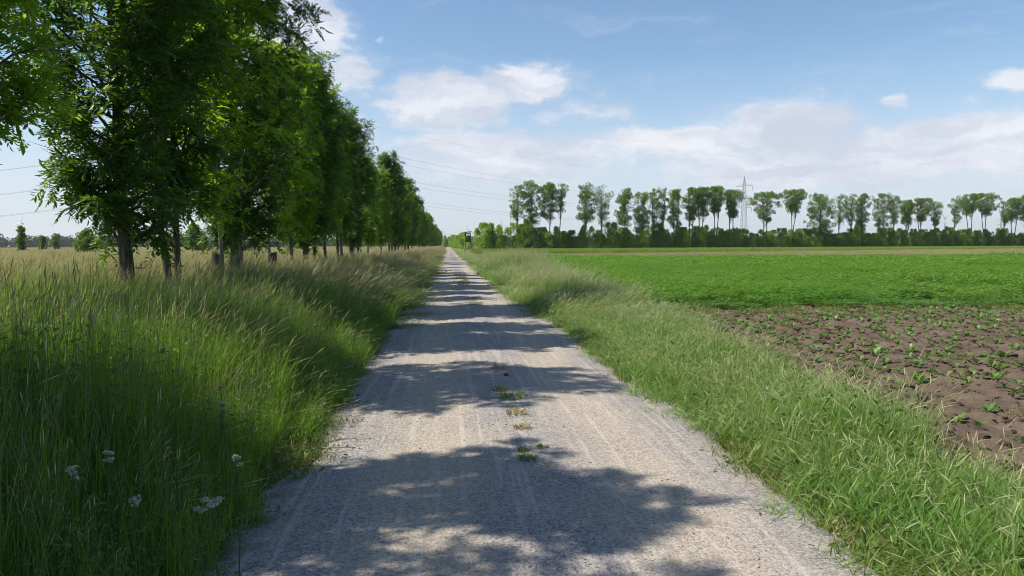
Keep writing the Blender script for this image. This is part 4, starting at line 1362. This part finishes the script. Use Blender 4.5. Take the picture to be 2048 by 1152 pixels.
restb = np.array(cand[300:]) if len(cand) > 300 else np.zeros((0, 2))
if len(restb):
    c_bt = hidden_coll('bt', BM)
    scatter('beet_plants_beyond', np.c_[restb, zsoil(restb[:, 0], restb[:, 1])], U(-3, 3, len(restb)), U(.8, 1.4, len(restb)), c_bt, 6)


# ------------------------------------------------------------------ small things
def tuft(x, y, s, lab, mat='short', n=70, seed=0):
    np.random.seed(seed + 500)
    b = MB()
    rad = .10 * s * np.sqrt(U(0, 1, n)); a = U(-PI, PI, n)
    root = np.stack([rad * np.cos(a), rad * np.sin(a), np.zeros(n)], -1)
    b.ribbons(root, a + U(-.6, .6, n), U(.04, .13, n) * s, U(.4, 1.2, n), .006 * U(.7, 1.3, n), U(0, 1, n), 4)
    m_ = 24
    base = np.stack([U(-.1, .1, m_) * s, U(-.1, .1, m_) * s, U(.005, .05, m_) * s], -1)
    b.leaves(base, np.stack([U(-1, 1, m_), U(-1, 1, m_), U(0, .6, m_)], -1), np.random.normal(0, 1, (m_, 3)), U(.02, .04, m_), U(.01, .016, m_), U(0, 1, m_))
    o = b.obj('grass_tuft', M[mat]); o.location = (x, y, .04)
    tag(o, lab, 'grass tuft', 'grass tufts on the middle of the gravel road')


def gp(px, py):
    r = ray(px, py); k = -CAMZ / r.z
    return r.x * k, r.y * k


for (px, py, s, m_, lab) in ((1022, 806, 1.2, 'short', 'green tuft in the middle of the road, largest of the near ones'),
                             (1000, 790, .8, 'short', 'small green tuft touching the upper left of the largest near tuft'),
                             (1034, 838, 1.0, 'dry', 'yellowed dry tuft directly below the largest near tuft'),
                             (1044, 868, .7, 'dry', 'small yellow tuft below the yellowed dry one'),
                             (1045, 915, .45, 'short', 'tiny yellow green sprig above the lowest dark tuft'),
                             (1084, 907, .45, 'short', 'tiny sprig to the right of the road middle line'),
                             (1056, 932, .7, 'short', 'lowest dark green tuft at the edge of the tree shadow'),
                             (995, 745, 1.0, 'dry', 'brownish dry patch above the largest near tuft'),
                             (925, 572, 2.6, 'short', 'green tuft far along the middle of the road'),
                             (912, 552, 3.2, 'short', 'yellow green tuft, farthest on the middle of the road'),
                             (918, 560, 2.4, 'short', 'yellow green tuft between the two far ones on the road')):
    x, y = gp(px, py)
    tuft(x, y, s, lab, m_, 90 if s > .6 else 30, int(px))


def yarrow(x, y, h, lab, seed, sc_=1.0):
    rs = np.random.RandomState(seed)
    t = thing('white_flower', (x, y, float(zground(x, y)) - .02), lab, 'flower', 'white umbel flowers in the left grass')
    hd, st, lf = MB(), MB(), MB()
    tips = []
    for k in range(5):
        a = k * 1.3 + rs.uniform(-.3, .3)
        tip = np.array([math.cos(a) * .05 * sc_ + .01, math.sin(a) * .05 * sc_, h + rs.uniform(-.03, .02)])
        st.tube([(0, 0, h * .72), (tip[0] * .6, tip[1] * .6, h * .88), tip], [.0025, .002, .0015], 4); tips.append(tip)
    st.tube([(0, 0, 0), (.01, .01, h * .4), (0, 0, h * .74)], [.004, .0035, .003], 5)
    for tip in tips:
        n = 60
        rr_ = .033 * sc_ * np.sqrt(rs.uniform(0, 1, n)); a = rs.uniform(0, 6.3, n)
        base = np.stack([tip[0] + rr_ * np.cos(a), tip[1] + rr_ * np.sin(a), tip[2] + .012 - rr_ ** 2 * 6 + rs.uniform(-.004, .004, n)], -1)
        d = np.stack([np.cos(a * 7), np.sin(a * 7), rs.uniform(0, .5, n)], -1)
        hd.leaves(base, d, rs.normal(0, 1, (n, 3)), .012, .009, rs.uniform(0, 1, n), simple=True)
    for k in range(14):
        z = rs.uniform(.05, .7) * h; a = rs.uniform(0, 6.3)
        n = 8
        q = np.linspace(.1, 1, n)[:, None]
        dv = np.array([math.cos(a), math.sin(a), .4])
        lf.leaves(np.array([0, 0, z]) + dv * q * .09, np.tile(dv, (n, 1)) + rs.normal(0, .7, (n, 3)), rs.normal(0, 1, (n, 3)), .025, .008, rs.uniform(0, 1, n))
    st.obj('stem', M['weed'], t); hd.obj('flower_head', M['petal'], t); lf.obj('leaves', M['weed'], t)


def hpt(px, py, h):
    r = ray(px, py); k = (h - CAMZ) / r.z
    return r.x * k, r.y * k


for k, (px, py, h, lab) in enumerate(((425, 1006, .52, 'largest white flower cluster low in the left grass near the road'),
                                      (398, 1020, .46, 'white flower cluster just left of the largest one'),
                                      (212, 918, .72, 'white flower deep in the left grass, right one of the upper pair'),
                                      (140, 958, .70, 'white flower in the left grass, left one of the upper pair'),
                                      (470, 930, .62, 'pale flower cluster above the largest one, by the road edge'),
                                      (265, 1012, .60, 'small cream flower left of the largest cluster'),
                                      (440, 818, .72, 'pale flower high in the grass below the orange bloom'))):
    x, y = hpt(px, py, h)
    yarrow(x, y, h + .03, lab, 600 + k, .42 if k < 2 else .22)

x, y = hpt(441, 760, .85)
t = thing('orange_flower', (x, y, float(zground(x, y))), 'single faded orange bloom standing in the tall left grass', 'flower')
b = MB(); b.tube([(0, 0, 0), (.02, 0, .4), (0, 0, .80)], .003, 4); b.obj('stem', M['weed'], t)
b = MB()
a = np.linspace(0, 2 * PI, 7)[:-1]
b.leaves(np.tile([[0, 0, .80]], (6, 1)), np.stack([np.cos(a), np.sin(a), a * 0 + .9], -1), np.stack([-np.sin(a), np.cos(a), a * 0], -1), .024, .02, .5, fold=.5)
b.obj('petals', M['poppy'], t)

# fallen twigs, stalks and a stone on the gravel
def twig(px, py, pts, r, name, lab, mat):
    x, y = gp(px, py)
    b = MB(); b.tube(np.array(pts), np.linspace(r, r * .4, len(pts)), 5)
    if name == 'twig': b.tube(np.array([pts[1], (pts[1][0] + .05, pts[1][1] + .03, .01)]), r * .5, 5)
    o = b.obj(name, M[mat]); o.location = (x, y, .03)
    tag(o, lab, name.replace('_', ' '))


twig(1512, 1035, [(0, -.05, .01), (.01, 0, .016), (-.005, .05, .012), (.03, .09, .01)], .004, 'twig', 'small dark twig lying on the sunny gravel at lower right', 'twig')
twig(1565, 1005, [(-.16, .14, .01), (0, 0, .014), (.2, -.13, .008)], .0025, 'dry_stalk', 'long pale grass stalk lying on the gravel near the right verge', 'dry')
twig(672, 908, [(-.16, .02, .015), (0, 0, .02), (.15, .02, .012)], .007, 'twig', 'brown twig lying at the left edge of the road', 'twig')
twig(700, 890, [(-.12, .0, .015), (0, .03, .02), (.12, -.01, .012)], .005, 'twig', 'thin pale twig just above the brown one at the left road edge', 'dry')
x, y = gp(1012, 758)
o = pebble(77).obj('stone', M['clod']); o.scale = (.032, .024, .02); o.location = (x, y, .055)
tag(o, 'small dark stone in the middle of the road above the green tuft', 'stone')

# ------------------------------------------------------------------ air
b = MB()
b.box((0, 0, 44), (14040, 14040, 92))
m, nt = newmat('air')
pv = nd(nt, 'ShaderNodeVolumePrincipled', {'Color': (.94, .97, 1.0, 1), 'Density': 0.00013, 'Anisotropy': .25})
o_ = nd(nt, 'ShaderNodeOutputMaterial')
nt.links.new(pv.outputs[0], o_.inputs['Volume'])
hz_obj = b.obj('haze', m)
hz_obj['kind'] = 'stuff'
